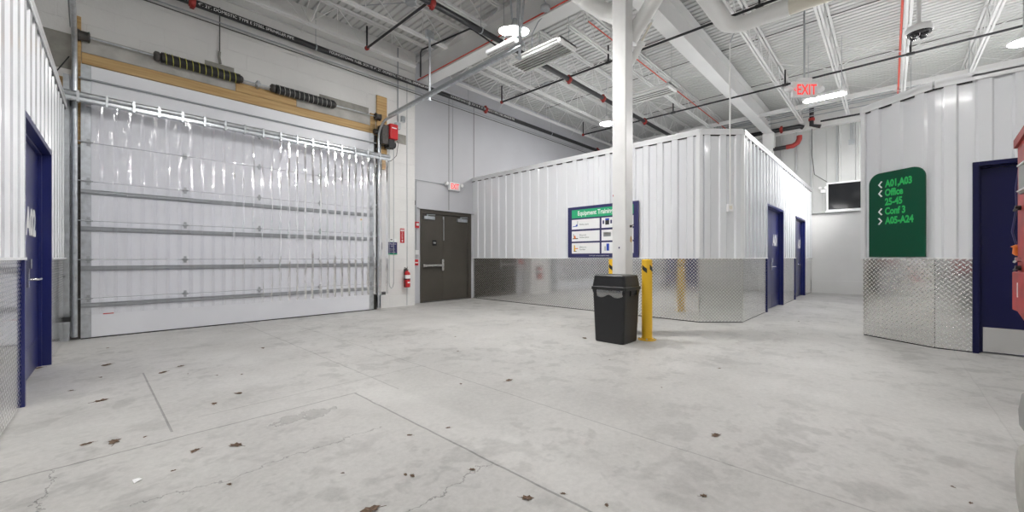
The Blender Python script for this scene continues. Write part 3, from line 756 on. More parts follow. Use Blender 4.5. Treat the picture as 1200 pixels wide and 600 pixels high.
# signs at the overhead door
sg = thing('notice_sign', (5.25, 9.09, 1.33), 'navy notice with green bottom edge hanging beside hand chain', 'sign')
MB(WT).box(5.10, 5.40, .004, .016, 1.33, 1.64).build('plate', 'sign_navy', sg, bevel=.004)
MB(WT).box(5.10, 5.40, .016, .018, 1.33, 1.36).build('green_edge', 'green_band', sg)
MB(WT).box(5.12, 5.38, .003, .012, 1.64, 1.73).build('header_card', 'white', sg)
MB(WT).box(5.21, 5.27, .012, .014, 1.69, 1.715).build('header_mark', 'letter_black', sg); MB(WT).box(5.17, 5.33, .012, .014, 1.655, 1.662).build('header_line', 'green_band', sg)
text('Loading Door', 'lettering', WT, 5.125, 1.585, .026, 'letter_white', sg, n=.019, width=.25)
text('19', 'lettering', WT, 5.23, 1.52, .035, 'letter_white', sg, n=.019, width=.04)
text('Emergency', 'lettering', WT, 5.17, 1.46, .02, 'letter_white', sg, n=.019, width=.16)
text('Dial 911', 'lettering', WT, 5.17, 1.42, .014, 'letter_white', sg, n=.019, width=.15)
text('call security', 'lettering', WT, 5.17, 1.38, .02, 'letter_white', sg, n=.019, width=.18)
sg = thing('extinguisher_sign', (5.55, 9.09, 1.63), 'narrow red and white arrow sign above the fire extinguisher', 'sign')
MB(WT).box(5.49, 5.61, .003, .008, 1.63, 2.00).build('plate', 'red', sg)
MB(WT).box(5.50, 5.60, .008, .010, 1.93, 1.975).build('white_panel', 'letter_white', sg)
text('FIRE', 'lettering', WT, 5.505, 1.94, .025, 'red', sg, n=.011, width=.09)
def vtext(s, x0, z0, h, L, mat, par, n):           # reads downward
    T2 = lambda a, b, c: WT(x0+c, b, z0-a)
    text(s, 'lettering', T2, 0, 0, h, mat, par, n=n, width=L)
vtext('EXTINGUISHER', 5.53, 1.92, .035, .19, 'letter_white', sg, .010)
m = MB(WT); m.add([(5.525, .010, 1.69), (5.575, .010, 1.69), (5.55, .010, 1.65)], [(0, 1, 2)]); m.box(5.54, 5.56, .009, .010, 1.69, 1.715); m.build('arrow', 'letter_white', sg)

fe = thing('fire_extinguisher', (5.64, 8.98, .48), 'red fire extinguisher with black hose hung on white block wall', 'fire extinguisher')
c0 = (5.625, 8.99, 0)
MB().lathe(c0, [(.02, .49), (.075, .495), (.082, .52), (.082, .83), (.07, .87), (.035, .90), (.03, .92)], 20).build('cylinder', 'red', fe)
MB().lathe(c0, [(.0835, .72), (.0835, .81)], 20).build('white_label', 'letter_white', fe)
MB().lathe(c0, [(.0835, .69), (.0835, .715)], 20).build('strap', 'black', fe)
MB().box(5.59, 5.66, 8.903, 8.906, .60, .64).build('inspection_tag', 'letter_white', fe)
m = MB(); m.box(5.60, 5.65, 8.97, 9.01, .92, .95); m.beam((5.63, 8.99, .95), (5.53, 8.97, .97), .018); m.beam((5.63, 8.99, .97), (5.54, 8.97, 1.0), .016); m.tube([(5.63, 8.99, .95), (5.63, 8.99, 1.02)], .008, 6)
m.build('valve_handle', 'steel_dark', fe)
MB().tube([(5.60, 8.97, .94), (5.54, 8.95, .93), (5.52, 8.94, .85), (5.52, 8.94, .7), (5.53, 8.94, .6), (5.535, 8.94, .52)], [.012]*5+[.02], 8).build('hose', 'black', fe)
MB().box(5.60, 5.65, 9.06, 9.1, .7, .95).build('wall_hook', 'steel_dark', fe)
for x, y, s, l in ((-.21, 8.8, .34, 'left'), (4.90, 8.9, .39, 'right')):
    e = thing('photo_eye', (x, y, s), 'small black door sensor low at the %s jamb' % l, 'sensor', 'overhead door photo eyes')
    MB().box(x-.05, x+.05, y-.05, y+.03, s-.03, s+.04).build('housing', 'black', e); MB().box(x-.12, x-.05, y-.03, y+.0, s-.02, s+.02).build('mounting_arm', 'white', e)
    MB().box(x-.05, x+.02, y, 9.09, s-.02, s-.01).build('bracket', 'galv', e)
m = MB(WT); m.box(4.93, 4.97, 0, .05, 1.45, 1.62); sw = tag(m.build('door_switch', 'steel_dark'), 'small dark control box on wall by right track', 'switch', None, 'thing')
conduit('conduit', [(4.95, 9.07, 4.0), (4.95, 9.07, 1.62), (4.95, 9.07, .45)], .009, 'galv_dull', 'thin conduit running up from the small dark control box')
tag(MB(WT).tube([(-.35, .03, 3.9), (-.3, .04, 4.05), (-.18, .05, 4.3)], .008, 6).build('control_cable', 'black'), 'short black cable over the pine board at left', 'cable', None, 'thing')
cr = thing('hanging_cable', (1.7, 9.05, 5.1), 'dark wall cable dropping to a strain relief above left spring', 'cable')
MB(WT).tube([(1.70, .03, 5.9), (1.70, .03, 5.08)], .009, 6).build('cord', 'steel_dark', cr)
MB(WT).tube([(1.70, .03, 5.08), (1.69, .035, 4.98), (1.71, .035, 4.86)], .022, 8).build('relief_sleeve', 'gray_patch', cr)

# ------------------------------------------------------------------ sprinkler pipes
def pipeline(label, path, r, coups, axis, extras=(), mat='black_pipe', hang=()):
    p = thing('sprinkler_pipe', path[0], label, 'pipe')
    MB().tube(path, r, 12).build('pipe', mat, p)
    for q in coups:
        m = MB(); m.lathe(q, [(r+.004, -.05), (r+.022, -.045), (r+.022, .045), (r+.004, .05)], 12, axis)
        m.box(q[0]-.03, q[0]+.03, q[1]-.03, q[1]+.03, q[2]-r-.05, q[2]+r+.05); m.build('coupling', 'red_dark', p)
    for pth, rr in extras: MB().tube(pth, rr, 8).build('riser', mat, p)
    for hx, hy, hz in hang:
        m = MB(); m.tube([(hx, hy, hz+r), (hx, hy, ZD)], .006, 5); m.lathe((hx, hy, hz), [(r+.003, -.012), (r+.010, -.012), (r+.010, .012), (r+.003, .012)], 12, axis)
        m.build('hanger_rod', 'galv_dull', p)
    return p
ZP = 5.73
pA = pipeline('long black sprinkler main high along the back wall', [(-6.8, 8.9, ZP), (17.6, 8.9, ZP)], .06, [(1.27, 8.9, ZP), (8.28, 8.9, ZP), (14.65, 8.9, ZP)], 'x',
              hang=[(3.35, 8.9, ZP), (7.6, 8.9, ZP), (11.5, 8.9, ZP)])
for i in range(3):
    T2 = lambda a, n, z: (a, 8.9-.0455-n*.7+(z)*-.7*0-z*.70, ZP-.045-n*.7+z*.70) if False else (a, 8.9-(.068+n)*math.cos(.35-z/.06), ZP-(.068+n)*math.sin(.35-z/.06))
    text('YOUNGSTOWN TUBE. SCH 10. 4". 21\'. DOMESTIC TYPE E STEEL SPRINKLER PIPE', 'lettering', T2, .3+i*3.3, -.015, .045, 'letter_white', pA, n=.0, width=2.6)
conduit('conduit', [(-6.8, 9.03, 5.60), (17.5, 9.03, 5.60)], .012, 'galv_dull', 'thin gray conduit running just under the wall sprinkler main')
conduit('conduit', [(-6.8, 9.03, 5.54), (17.5, 9.03, 5.54)], .010, 'steel_dark', 'thin dark conduit lowest under the wall sprinkler main')
pipeline('thick black sprinkler main crossing overhead past the bright lamp', [(-6.8, 5.83, 5.70), (17.6, 5.83, 5.70)], .055,
         [(4.14, 5.83, 5.70), (8.26, 5.83, 5.70), (9.9, 5.83, 5.70), (12.5, 5.83, 5.70), (6.0, 5.83, 5.70)], 'x', hang=[(5.3, 5.83, 5.70), (10.9, 5.83, 5.70), (7.1, 5.83, 5.70)])
def branch(x, r, label, ys, ye=8.19):
    ex = [([(x, ye, ZP+.02), (x, ye, ZP+.5)], .02)] + [([(x, y, ZP+.02), (x, y, ZP+.42)], .02) for y in ys]
    p = pipeline(label, [(x, ye, ZP+.03), (x, -8.5, ZP+.03)], .024, [], 'y', ex)
    m = MB(); m.lathe((x, ye, ZP+.03), [(.0, -.04), (.045, -.03), (.045, .03), (0, .04)], 10, 'y'); m.build('coupling', 'red_dark', p)
    for yy in ys: MB().lathe((x, yy, ZP+.03), [(.03, -.07), (.036, -.05), (.036, .05), (.03, .07)], 10, 'y').build('tee', 'black_pipe', p)
    return p
branch(4.14, .024, 'thin black sprinkler branch line nearest, ending above the track hanger', [], 8.19)
branch(8.26, .024, 'thin black sprinkler branch line passing just behind the column top', [4.73, 1.7])
branch(12.5, .024, 'thin black sprinkler branch line passing behind the hanging exit sign', [4.9, 1.99, -.33])
MB().lathe((12.5, -1.04, ZP+.03), [(.025, -.05), (.05, -.04), (.05, .04), (.025, .05)], 10, 'y')
pc = pipeline('bent thin black pipe looping over the roof girder', [(5.2, 7.75, 5.35), (5.2, 7.75, 5.90), (5.2, 7.7, 5.95), (5.2, 6.05, 5.78), (5.24, 6.0, 5.76), (5.95, 6.0, 5.68)], .018, [], 'y')
pipeline('large black pipe high on far wall with red elbow', [(17.5, 9, 5.95), (17.5, 2.35, 5.95), (17.55, 2.25, 5.9)], .08, [(17.5, 2.9, 5.95)], 'y')
pp = pipeline('lower black pipe on far wall ending in red elbow', [(17.5, 9, 5.25), (17.5, 2.75, 5.28)], .075, [], 'y')
MB().tube([(17.5, 2.75, 5.28), (17.5, 2.55, 5.29), (17.5, 2.42, 5.37), (17.5, 2.36, 5.50), (17.5, 2.36, 5.62)], .085, 12).build('elbow', 'red_dark', pp)
pipeline('upright black pipe with red top coupling at the far wall', [(17.45, 2.0, 6.55), (17.45, 2.0, 5.9), (17.45, 1.75, 5.8)], .07, [(17.45, 2.0, 6.1)], 'z')
conduit('black_pipe', [(17.45, 1.75, 5.98), (17.45, -7, 5.98)], .03, 'black_pipe', 'thin black pipe running right across the far wall top', 'pipe')
conduit('black_cable', [(17.55, 2.0, 5.8), (17.55, 2.0, 4.9), (17.7, 1.95, 4.2), (17.8, 1.6, 3.9)], .012, 'steel_dark', 'dark cord drooping down the far wall beside the middle room', 'cable')

# insulated rain leaders
r1 = thing('rain_leader', (8.2, 2.2, 5.5), 'large white to cream insulated pipe with elbow right of the column', 'pipe')
MB().tube([(-5, 2.2, 5.56), (7.85, 2.2, 5.53), (8.02, 2.17, 5.52), (8.15, 2.08, 5.52), (8.22, 1.93, 5.52), (8.22, 1.5, 5.52)], .135, 18).build('white_jacket', 'pvc', r1)
MB().tube([(8.22, 1.52, 5.52), (8.22, -8.5, 5.50)], .125, 18).build('cream_jacket', 'pvc_cream', r1)
MB().tube([(8.22, 1.55, 5.52), (8.22, 1.25, 5.52)], .138, 18).build('joint_band', 'pvc', r1)
r2 = thing('rain_leader', (6.4, 3.6, 5.0), 'white insulated pipe turning down behind the column top', 'pipe')
MB().tube([(-5, 3.75, 5.62), (5.9, 3.75, 5.62), (6.25, 3.68, 5.60), (6.42, 3.5, 5.5), (6.42, 3.42, 5.3), (6.40, 3.42, 5.0)], .14, 18).build('white_jacket', 'pvc', r2)
m = MB()
for k in range(6): m.tube([(4.9+k*.14, 3.75, 5.62), (4.93+k*.14, 3.75, 5.62)], .145, 18)
m.build('jacket_rib', 'pvc', r2)
MB().tube([(6.40, 3.42, 5.05), (6.36, 3.30, 4.7), (6.36, 3.27, .05)], [.07, .055, .05], 12).build('drop_pipe', 'pvc', r2)
r3 = thing('rain_leader', (6.4, 3.2, 5.3), 'thick white insulated pipe slanting up right from column top', 'pipe')
MB().tube([(6.42, 3.26, 4.95), (6.44, 3.18, 5.12), (6.2, 2.60, 5.50), (5.6, 1.55, 6.2)], .125, 16).build('white_jacket', 'pvc', r3)
r4 = thing('pipe_cleanout', (6.4, 3.1, 4.7), 'white angled pipe stub with thin stick at column top', 'pipe fitting')
MB().tube([(6.36, 3.22, 4.55), (6.38, 3.05, 4.82)], .055, 12).build('stub', 'pvc', r4); MB().tube([(6.38, 3.05, 4.80), (6.38, 3.03, 4.86)], .068, 12).build('collar', 'pvc', r4)
MB().tube([(6.38, 3.04, 4.86), (6.40, 2.86, 5.14)], .018, 8).build('stick', 'pvc_cream', r4); MB().tube([(6.40, 2.87, 5.13), (6.40, 2.85, 5.17)], .028, 8).build('cap', 'white', r4)

# misc conduits under the roof
conduit('conduit', [(GX-.19, 9.0, 5.90), (GX-.19, -4, 5.90)], .014, 'red_wire', 'red conduit clipped along the lower edge of the cross girder')
conduit('conduit', [(3, -.17, 6.05), (17.4, -.17, 6.05)], .02, 'red_wire', 'red conduit running away above the right room corner')
conduit('conduit', [(GX+1, 4.55, 6.15), (17, 4.55, 6.15)], .014, 'red_wire', 'thin dark red conduit on the joist behind the column')
for i, (xx, zz) in enumerate(((16.6, 6.32), (16.8, 6.32), (17.0, 6.3), (17.2, 6.3), (17.35, 6.2))):
    conduit('conduit', [(xx, 8, zz), (xx, -8, zz)], .018, 'galv_dull', ['first', 'second', 'third', 'fourth', 'last'][i] + ' of five parallel gray conduits near the far wall top')
tag(MB().box(15.85, 15.95, -8, 9, 6.08, 6.2).build('bracing_angle', 'steel_white'), 'long white steel angle crossing below the joists near far wall', 'bracing', None, 'thing')
for i, (xx, l) in enumerate(((9.6, 'over the middle room front'), (11.2, 'above the hanging exit sign'), (14.2, 'deep above the middle room'))):
    conduit('deck_cable', [(xx, 8.9, 6.55), (xx, 4, 6.56), (xx, -8, 6.55)], .010, 'steel_dark', 'thin dark cable across the roof deck ' + l, 'cable')
jb = thing('junction_box', (6.0, 4.3, 5.95), 'round gray junction box with conduits on the cross girder', 'junction box')
MB().lathe((5.86, 4.67, 5.9), [(.06, -.04), (.09, -.03), (.09, .03), (.06, .04)], 12).build('box', 'galv_dull', jb)
MB().tube([(5.95, 4.67, 5.9), (6.05, 5.0, 5.85), (6.1, 5.2, 5.7), (6.1, 5.2, 5.38)], .012, 6).build('conduit_arm', 'galv_dull', jb)
MB().tube([(5.95, 4.67, 5.92), (5.5, 4.6, 6.2), (5.3, 4.4, 6.5)], .010, 6).build('conduit_arm', 'galv_dull', jb)
for x, y, l in ((9.2, 7.27, 'second joist beyond the bright lamp'), (4.4, 6.9, 'deck left of the bright lamp')):
    b = thing('junction_box', (x, y, 6.35), 'small gray octagon box fixed by the ' + l, 'junction box')
    MB().lathe((x, y, 6.3), [(.05, -.02), (.11, -.02), (.11, .03), (.05, .04)], 8).build('box', 'galv_dull', b); MB().tube([(x, y, 6.3), (x-.6, y+.9, 6.35)], .009, 6).build('conduit_arm', 'galv_dull', b)

# dropped conduit and outlet on the chamfer
oc = thing('drop_conduit', (8.36, 2.36, 2.2), 'slim white conduit dropping to an outlet box on chamfered corner', 'conduit')
CH = frameT((8.10, 2.67, 0), (.57, -.60)); 
MB(CH).tube([(.55, .07, 5.35), (.55, .07, 2.28)], .013, 8).build('pipe', 'pvc', oc)
MB(CH).tube([(.55, .07, 5.35), (.6, .1, 5.5), (.72, .2, 5.65), (.7, .25, 5.95)], .010, 6).build('top_cable', 'galv_dull', oc)
MB(CH).box(.50, .60, .032, .10, 2.13, 2.28).build('outlet_box', 'white', oc, bevel=.008)
MB(CH).box(.525, .575, .10, .106, 2.17, 2.24).build('outlet_face', 'pvc_cream', oc)

# ------------------------------------------------------------------ exit signs, camera, small devices
e = thing('exit_sign', (7.52, 9.5, 3.25), 'wall mounted red exit sign with lamp heads over the double door', 'exit sign')
MB(GT).box(7.33, 7.72, .05, .13, 3.23, 3.46).build('housing', 'white', e, bevel=.01); MB(GT).box(7.42, 7.6, 0, .05, 3.28, 3.4).build('mount', 'white', e)
text('EXIT', 'lettering', GT, 7.38, 3.27, .155, 'exit_red', e, n=.134, width=.29, bold=.012)
for a in (7.25, 7.80):
    MB(GT).lathe((a, .10, 3.40), [(.03, -.05), (.055, -.04), (.055, .03), (.04, .04)], 12, 'y').build('lamp_head', 'white', e)
MB(GT).tube([(7.52, .03, 6.0), (7.52, .03, 3.46)], .006, 6).build('feed_line', 'galv_dull', e)
MB(GT).tube([(6.16, .05, 3.38), (7.28, .04, 3.38)], .010, 6).build('feed_line', 'galv_dull', e)
ET = frameT((9.205, 1.165, 0), (.685, -.728))       # faces the camera side
ex = thing('exit_sign', (9.205, 1.165, 4.4), 'hanging white exit sign with red arrow on a rod over corridor', 'exit sign')
MB(ET).box(-.24, .24, -.03, .03, 4.24, 4.54).build('housing', 'white', ex, bevel=.012)
MB(ET).box(-.12, .12, -.05, .05, 4.54, 4.60).build('canopy', 'white', ex, bevel=.01)
MB(ET).tube([(0, 0, 4.60), (0, 0, 6.5)], .016, 8).build('rod', 'galv_dull', ex)
text('EXIT', 'lettering', ET, -.155, 4.29, .19, 'exit_red', ex, n=.034, width=.36, bold=.012)
m = MB(ET)
for sgn in (1, -1): m.beam((-.215, .034, 4.385), (-.175, .034, 4.385+sgn*.035), .014, .004)
m.build('arrow', 'exit_red', ex)
for a in (-.30, .30): MB(ET).lathe((a, 0, 4.40), [(.03, -.05), (.06, -.03), (.06, .03), (.03, .06)], 12, 'y').build('lamp_head', 'white', ex)

sc = thing('security_camera', (9.95, -.33, 5.2), 'white multi lens security camera hanging on a pole at right', 'security camera')
cx, cy = 9.95, -.37
MB().lathe((cx, cy, 5.2), [(.16, -.04), (.18, -.02), (.18, .05), (.14, .09), (.05, .11)], 24).build('housing', 'white', sc)
MB().lathe((cx, cy, 5.2), [(.10, -.075), (.155, -.06), (.165, -.035)], 24).build('lens_ring', 'black_gloss', sc)
for k in range(4):
    a = k*PI/2+.9
    MB().lathe((cx+.085*math.cos(a), cy+.085*math.sin(a), 5.2), [(.0, -.125), (.035, -.12), (.055, -.09), (.055, -.06)], 14).build('camera_lens', 'black_gloss', sc)
MB().tube([(cx, cy, 5.31), (cx, cy, 6.5)], .03, 10).build('pole', 'white', sc)

d = thing('emergency_lamp', (17.85, 1.72, 3.75), 'small white twin head lamp on far wall beside window', 'wall lamp')
MB(FT).box(fs(1.79), fs(1.65), .07, .16, 3.55, 3.66).build('housing', 'white', d)
for yy in (1.80, 1.64): MB(FT).lathe((fs(yy), .13, 3.72), [(.02, -.05), (.05, -.04), (.05, .04)], 10, 'y').build('lamp_head', 'white', d)
MB(FT).tube([(fs(1.72), .10, 3.55), (fs(1.72), .10, 2.9)], .012, 6).build('feed_conduit', 'far_metal', d)
d = thing('conduit', (17.85, .95, 5.2), 'twin gray conduits ending in a box above far window', 'conduit')
MB(FT).box(fs(1.03), fs(.87), .07, .15, 5.12, 5.28).build('junction_box', 'galv_dull', d)
MB(FT).tube([(fs(.97), .12, 5.28), (fs(.97), .12, 5.9)], .015, 6).build('pipe', 'galv_dull', d); MB(FT).tube([(fs(.91), .12, 5.28), (fs(.91), .12, 5.9)], .015, 6).build('pipe', 'galv_dull', d)

# ------------------------------------------------------------------ light fixtures
def strip_fixture(x, y, z, L, W, tubes, label, lit, rz=0, rod=True, group=None, lens='lens'):
    f = thing('ceiling_fixture', (x, y, z), label, 'ceiling light', group)
    T = lambda a, b, c: (x+a*math.cos(rz)-b*math.sin(rz), y+a*math.sin(rz)+b*math.cos(rz), z+c)
    m = MB(T); m.box(-W/2, W/2, -L/2, L/2, .04, .07); m.box(-W/2, W/2, -L/2, -L/2+.06, -.03, .07); m.box(-W/2, W/2, L/2-.06, L/2, -.03, .07)
    n = tubes
    for i in range(n+1 if not lit else 0):
        a = -W/2+W*i/n; m.prism([(a-.012, -.035), (a+.012, -.035), (a+.004, .0), (a-.004, .0)], -L/2+.06, L/2-.06, 'y')
    m.build('housing', 'steel_white', f)
    for i in range(n):
        a = -W/2+W*(i+.5)/n
        if lit: MB(T).prism([(a-.13, -.02), (a-.10, .05), (a+.10, .05), (a+.13, -.02), (a+.11, .06), (a-.11, .06)], -L/2, L/2, 'y').build('reflector', 'white', f)
        MB(T).tube([(a, -L/2+.05, 0), (a, L/2-.05, 0)], .018 if not lit else W/n*.42, 10).build('lamp_tube', lens if lit else 'tube', f)
    if not lit:
        m = MB(T)
        for i in range(1, n): m.box(-W/2+W*i/n-.012, -W/2+W*i/n+.012, -L/2+.06, L/2-.06, -.04, -.034)
        m.build('louver_gap', 'steel_dark', f)
    if rod:
        m = MB(T)
        for b in (-L/2+.1, L/2-.1): m.tube([(W*.3, b, .07), (W*.3, b, ZD-z)], .006, 5)
        m.build('suspension_rod', 'galv_dull', f)
    return f
strip_fixture(6.28, 5.12, 5.30, 1.35, .52, 6, 'unlit white six tube fixture hanging beside the bright lamp', False)
strip_fixture(9.95, 4.55, 5.45, 1.3, .5, 4, 'unlit white tube fixture just right of column behind', False)
strip_fixture(12.4, 1.17, 5.20, .85, .16, 1, 'lit bright strip light beside the hanging exit sign', True, lens='lens_bright')
# high bay; its lobes of glare shaped as four glowing heads
hb = thing('high_bay_lamp', (5.13, 4.77, 5.2), 'brilliant ceiling lamp with four modelled glare lobes above the end of track', 'ceiling light')
R2 = (.6858, -.7278)
for k, (a, b, dz) in enumerate(((-.15, 0, .0), (.12, .02, .0), (0, .14, .12), (-.03, -.14, -.10))):
    px, py = 5.13+a*R2[0]+b*.7278, 4.77+a*R2[1]+b*.6858
    MB().lathe((px, py, 5.22+dz*.6), [(0, -.05), (.075, -.045), (.12, -.015), (.12, .0)], 16).build('lamp_head', 'lens_bright', hb)
    MB().lathe((px, py, 5.22+dz*.6), [(.135, -.01), (.135, .012), (.06, .05), (0, .055)], 16).build('light_hood', 'white', hb)  # hood added over each head to cut upward light
MB().lathe((5.13, 4.77, 5.3), [(.05, 0), (.06, .03), (.04, .12)], 12).build('hub', 'galv_dull', hb)
m = MB(); m.tube([(5.10, 4.80, 5.4), (5.03, 4.80, 5.955)], .018, 8); m.tube([(5.17, 4.75, 5.4), (5.17, 4.73, 5.955)], .014, 8); m.build('stem', 'galv', hb)
def round_bay(x, y, z, label):
    f = thing('high_bay_lamp', (x, y, z), label, 'ceiling light')
    MB().lathe((x, y, z), [(.20, 0), (.21, .02), (.16, .08), (.06, .14), (.04, .22)], 20).build('housing', 'white', f)
    MB().lathe((x, y, z), [(.0, -.05), (.12, -.035), (.185, -.003)], 20).build('lens', 'lens_bright', f)
    MB().tube([(x, y, z+.2), (x, y, ZD)], .008, 6).build('suspension_rod', 'galv_dull', f)
round_bay(10.52, 6.08, 5.2, 'glowing round ceiling lamp just left of the column')
round_bay(11.77, -1.78, 5.2, 'glowing round ceiling lamp at the right edge above right room')
for x, y in ((1.5, 4.0), (1.2, -.6), (5.0, .2), (5.4, -4.2), (.8, -5.2), (-4.5, 3), (-4.5, -5.5), (11, -5.8)):  # unseen fixtures added for even fill light
    strip_fixture(x, y, 5.2, 1.2, .3, 2, 'unseen strip light added overhead as room fill', True, group='added unseen fill lights', lens='lens_mid' if (x, y) == (1.5, 4.0) else 'lens')
strip_fixture(14.6, -.9, 5.05, 1.2, .3, 2, 'lit strip light hidden behind the right room top', True, lens='lens_bright')

sl = thing('small_strip_light', (5.4, 5.35, 5.2), 'short chrome strip fixture just left of the bright lamp', 'ceiling light')
MB().box(5.33, 5.45, 4.98, 5.72, 5.22, 5.28).build('housing', 'white', sl); MB().tube([(5.36, 5.0, 5.2), (5.36, 5.7, 5.2)], .016, 8).build('lamp_tube', 'chrome', sl)
MB().tube([(5.42, 5.0, 5.2), (5.42, 5.7, 5.2)], .016, 8).build('lamp_tube', 'chrome', sl); MB().tube([(5.4, 5.3, 5.28), (5.4, 5.3, 6.55)], .006, 6).build('suspension_rod', 'galv_dull', sl)

# ------------------------------------------------------------------ equipment training board (faces -X)
BT = frameT((8.115, 5.75, 0), (-.0206, -1))
bd = thing('training_board', (8.04, 4.8, 1.86), 'navy equipment training board with picture cards behind the column', 'sign board')
MB(BT).box(0, 1.85, -.02, .015, 1.256, 2.47).build('board', 'sign_navy', bd, bevel=.004)
MB(BT).box(.12, 1.74, .015, .018, 2.20, 2.40).build('title_band', 'green_band', bd)
text('Equipment Training', 'lettering', BT, .30, 2.262, .105, 'letter_white', bd, n=.020, width=.95, bold=.02)
cards = [(.12, .90), (.95, 1.74)]; rows = [(1.93, 2.165), (1.64, 1.885), (1.35, 1.60)]
names = [['Pallet Jack'], ['Electric', 'Pallet Jack'], ['Electric', 'Stacker']]
for ri, (z0, z1) in enumerate(rows):
    for ci, (a, b) in enumerate(cards):
        cc = MB(BT).box(a, b, .015, .018, z0, z1).build('card', 'letter_white', bd)
        if ci == 0:
            for li, s in enumerate(names[ri]):
                zz = (z0+z1)/2+(.012 if len(names[ri]) == 2 else -.02)-li*.055
                text(s, 'lettering', BT, a+.23, zz, .032, 'letter_black', cc, n=.0195, width=.025*len(s)*.95)
# small pictures on the cards
def pic(a, z, polys):
    for mat, pts in polys:
        MB(BT).add([(a+p[0], .0192, z+p[1]) for p in pts], [tuple(range(len(pts)))]).build('picture', mat, bd, fixn=False)
pic(.15, 1.97, [('blue', [(0, .02), (.13, .03), (.13, .05), (0, .035)]), ('galv_dull', [(.125, .03), (.145, .03), (.15, .16), (.135, .16)]), ('blue', [(.08, .045), (.14, .045), (.14, .08), (.11, .08)])])
pic(.15, 1.68, [('orange', [(.03, .03), (.09, .03), (.08, .10), (.04, .10)]), ('letter_black', [(.0, .02), (.15, .02), (.15, .04), (.0, .04)]), ('letter_black', [(.02, .10), (.035, .04), (.03, .14), (.015, .14)])])
pic(.15, 1.38, [('yellow', [(.03, .02), (.075, .02), (.065, .17), (.035, .17)]), ('orange', [(.07, .08), (.15, .08), (.15, .10), (.07, .10)]), ('letter_black', [(.03, .015), (.11, .015), (.11, .03), (.03, .03)])])
pic(.98, 1.96, [('letter_black', [(.07, .04), (.17, .04), (.17, .14), (.07, .14)]), ('blue', [(.07, .14), (.17, .14), (.17, .18), (.07, .18)]), ('sign_navy', [(0, .06), (.04, .06), (.04, .14), (0, .14)]), ('sign_navy', [(.20, .06), (.24, .06), (.24, .14), (.20, .14)])])
pic(.98, 1.69, [('galv_dull', [(.02, .04), (.21, .04), (.21, .14), (.02, .14)]), ('wood_gray', [(.03, .08), (.20, .08), (.19, .13), (.04, .13)])])
pic(.98, 1.38, [('blue', [(.10, .03), (.17, .03), (.17, .19), (.10, .19)]), ('galv_dull', [(.05, .03), (.08, .03), (.08, .13), (.05, .13)])])
text('Scan the code to start your equipment training', 'lettering', BT, .62, 1.29, .022, 'letter_white', bd, n=.0165, width=.52)

# green direction sign on the angled face
WL = math.hypot(.6, .76); RT = frameT((8.62, .31, 0), (-.6, -.76))
gs = thing('direction_sign', RT(.5, .03, 1.25), 'green wayfinding sign with rounded top on the right room', 'sign')
a0, a1, zb, zt, R = .135, .895, 1.262, 2.55, .16
poly = [(a0, zb), (a1, zb)] + [(a1-R+R*math.cos(t), zt-R+R*math.sin(t)) for t in [PI/2*k/8 for k in range(9)]] + [(a0+R-R*math.sin(t), zt-R+R*math.cos(t)) for t in [PI/2*k/8 for k in range(9)]]
MB(RT).prism(poly, .036, .060, 'y').build('board', 'green', gs)
for s, z, w in (('A01,A03', 2.325, .365), ('Office', 2.19, .25), ('25-45', 2.05, .24), ('Conf 3', 1.91, .28), ('A05-A24', 1.765, .385)):
    text(s, 'lettering', RT, .372, z, .10, 'green_letter', gs, n=.0625, width=w, bold=.045)
for z, dr in ((2.36, -1), (2.225, -1), (1.945, -1), (1.80, 1)):
    m = MB(RT); c = .305
    for sg_ in (1, -1): m.beam((c+dr*.03, .0625, z+.01), (c-dr*.022, .0625, z+.01+sg_*.045), .004, .020) if False else m.add([(c+dr*.032, .0625, z+.01), (c+dr*.006, .0625, z+.01), (c-dr*.034, .0625, z+.01+sg_*.045), (c-dr*.012, .0625, z+.01+sg_*.055)], [(0, 1, 2, 3)])
    m.build('arrow', 'letter_white', gs, fixn=False)

# ------------------------------------------------------------------ trash can
tc = thing('trash_can', (5.47, 3.0, 0), 'tall black trash can standing in front of white column', 'trash can')
def ring_box(m, cx, cy, hx, hy, z, r=.035, k=3):
    pts = []
    for sx_, sy_, a0 in ((1, 1, 0), (-1, 1, PI/2), (-1, -1, PI), (1, -1, 3*PI/2)):
        for i in range(k+1):
            a = a0+PI/2*i/k; pts.append((cx+sx_*(hx-r)+r*math.cos(a), cy+sy_*(hy-r)+r*math.sin(a), z))
    return pts
def loft(rings, capb=True, capt=True):
    m = MB(); n = len(rings[0]); pts = [p for r_ in rings for p in r_]
    m.add(pts, [(i*n+j, i*n+(j+1) % n, (i+1)*n+(j+1) % n, (i+1)*n+j) for i in range(len(rings)-1) for j in range(n)])
    if capb: m.add(rings[0], [tuple(range(n))[::-1]])
    if capt: m.add(rings[-1], [tuple(range(n))])
    return m
tx, ty = 5.475, 3.005
q = lambda hx, hy, z: ring_box(None, tx, ty, hx, hy, z)
loft([q(.215, .228, 0), q(.222, .235, .02), q(.238, .262, .70), q(.24, .265, .74), q(.243, .268, .745), q(.243, .268, .79)], True, True).build('bin_body', 'black', tc)
loft([q(.252, .280, .775), q(.256, .284, .785), q(.256, .284, .820), q(.244, .270, .825), q(.226, .248, .98), q(.21, .23, .995)]).build('lid', 'black', tc, bevel=.004)
MB().box(tx-.235, tx+.235, ty-.262, ty+.262, .735, .778).build('liner_gap', 'black_gloss', tc)
m = MB(); random.seed(3)
pts = []; K = 12
for i in range(K+1):
    u = i/K; y = ty+.18-.42*u
    pts += [(tx-.252-.006*math.sin(u*9), y, .776), (tx-.256-.012*abs(math.sin(u*7)), y, .74), (tx-.246-.004*math.sin(u*13), y, .72-.055*abs(math.sin(u*5+.8)))]
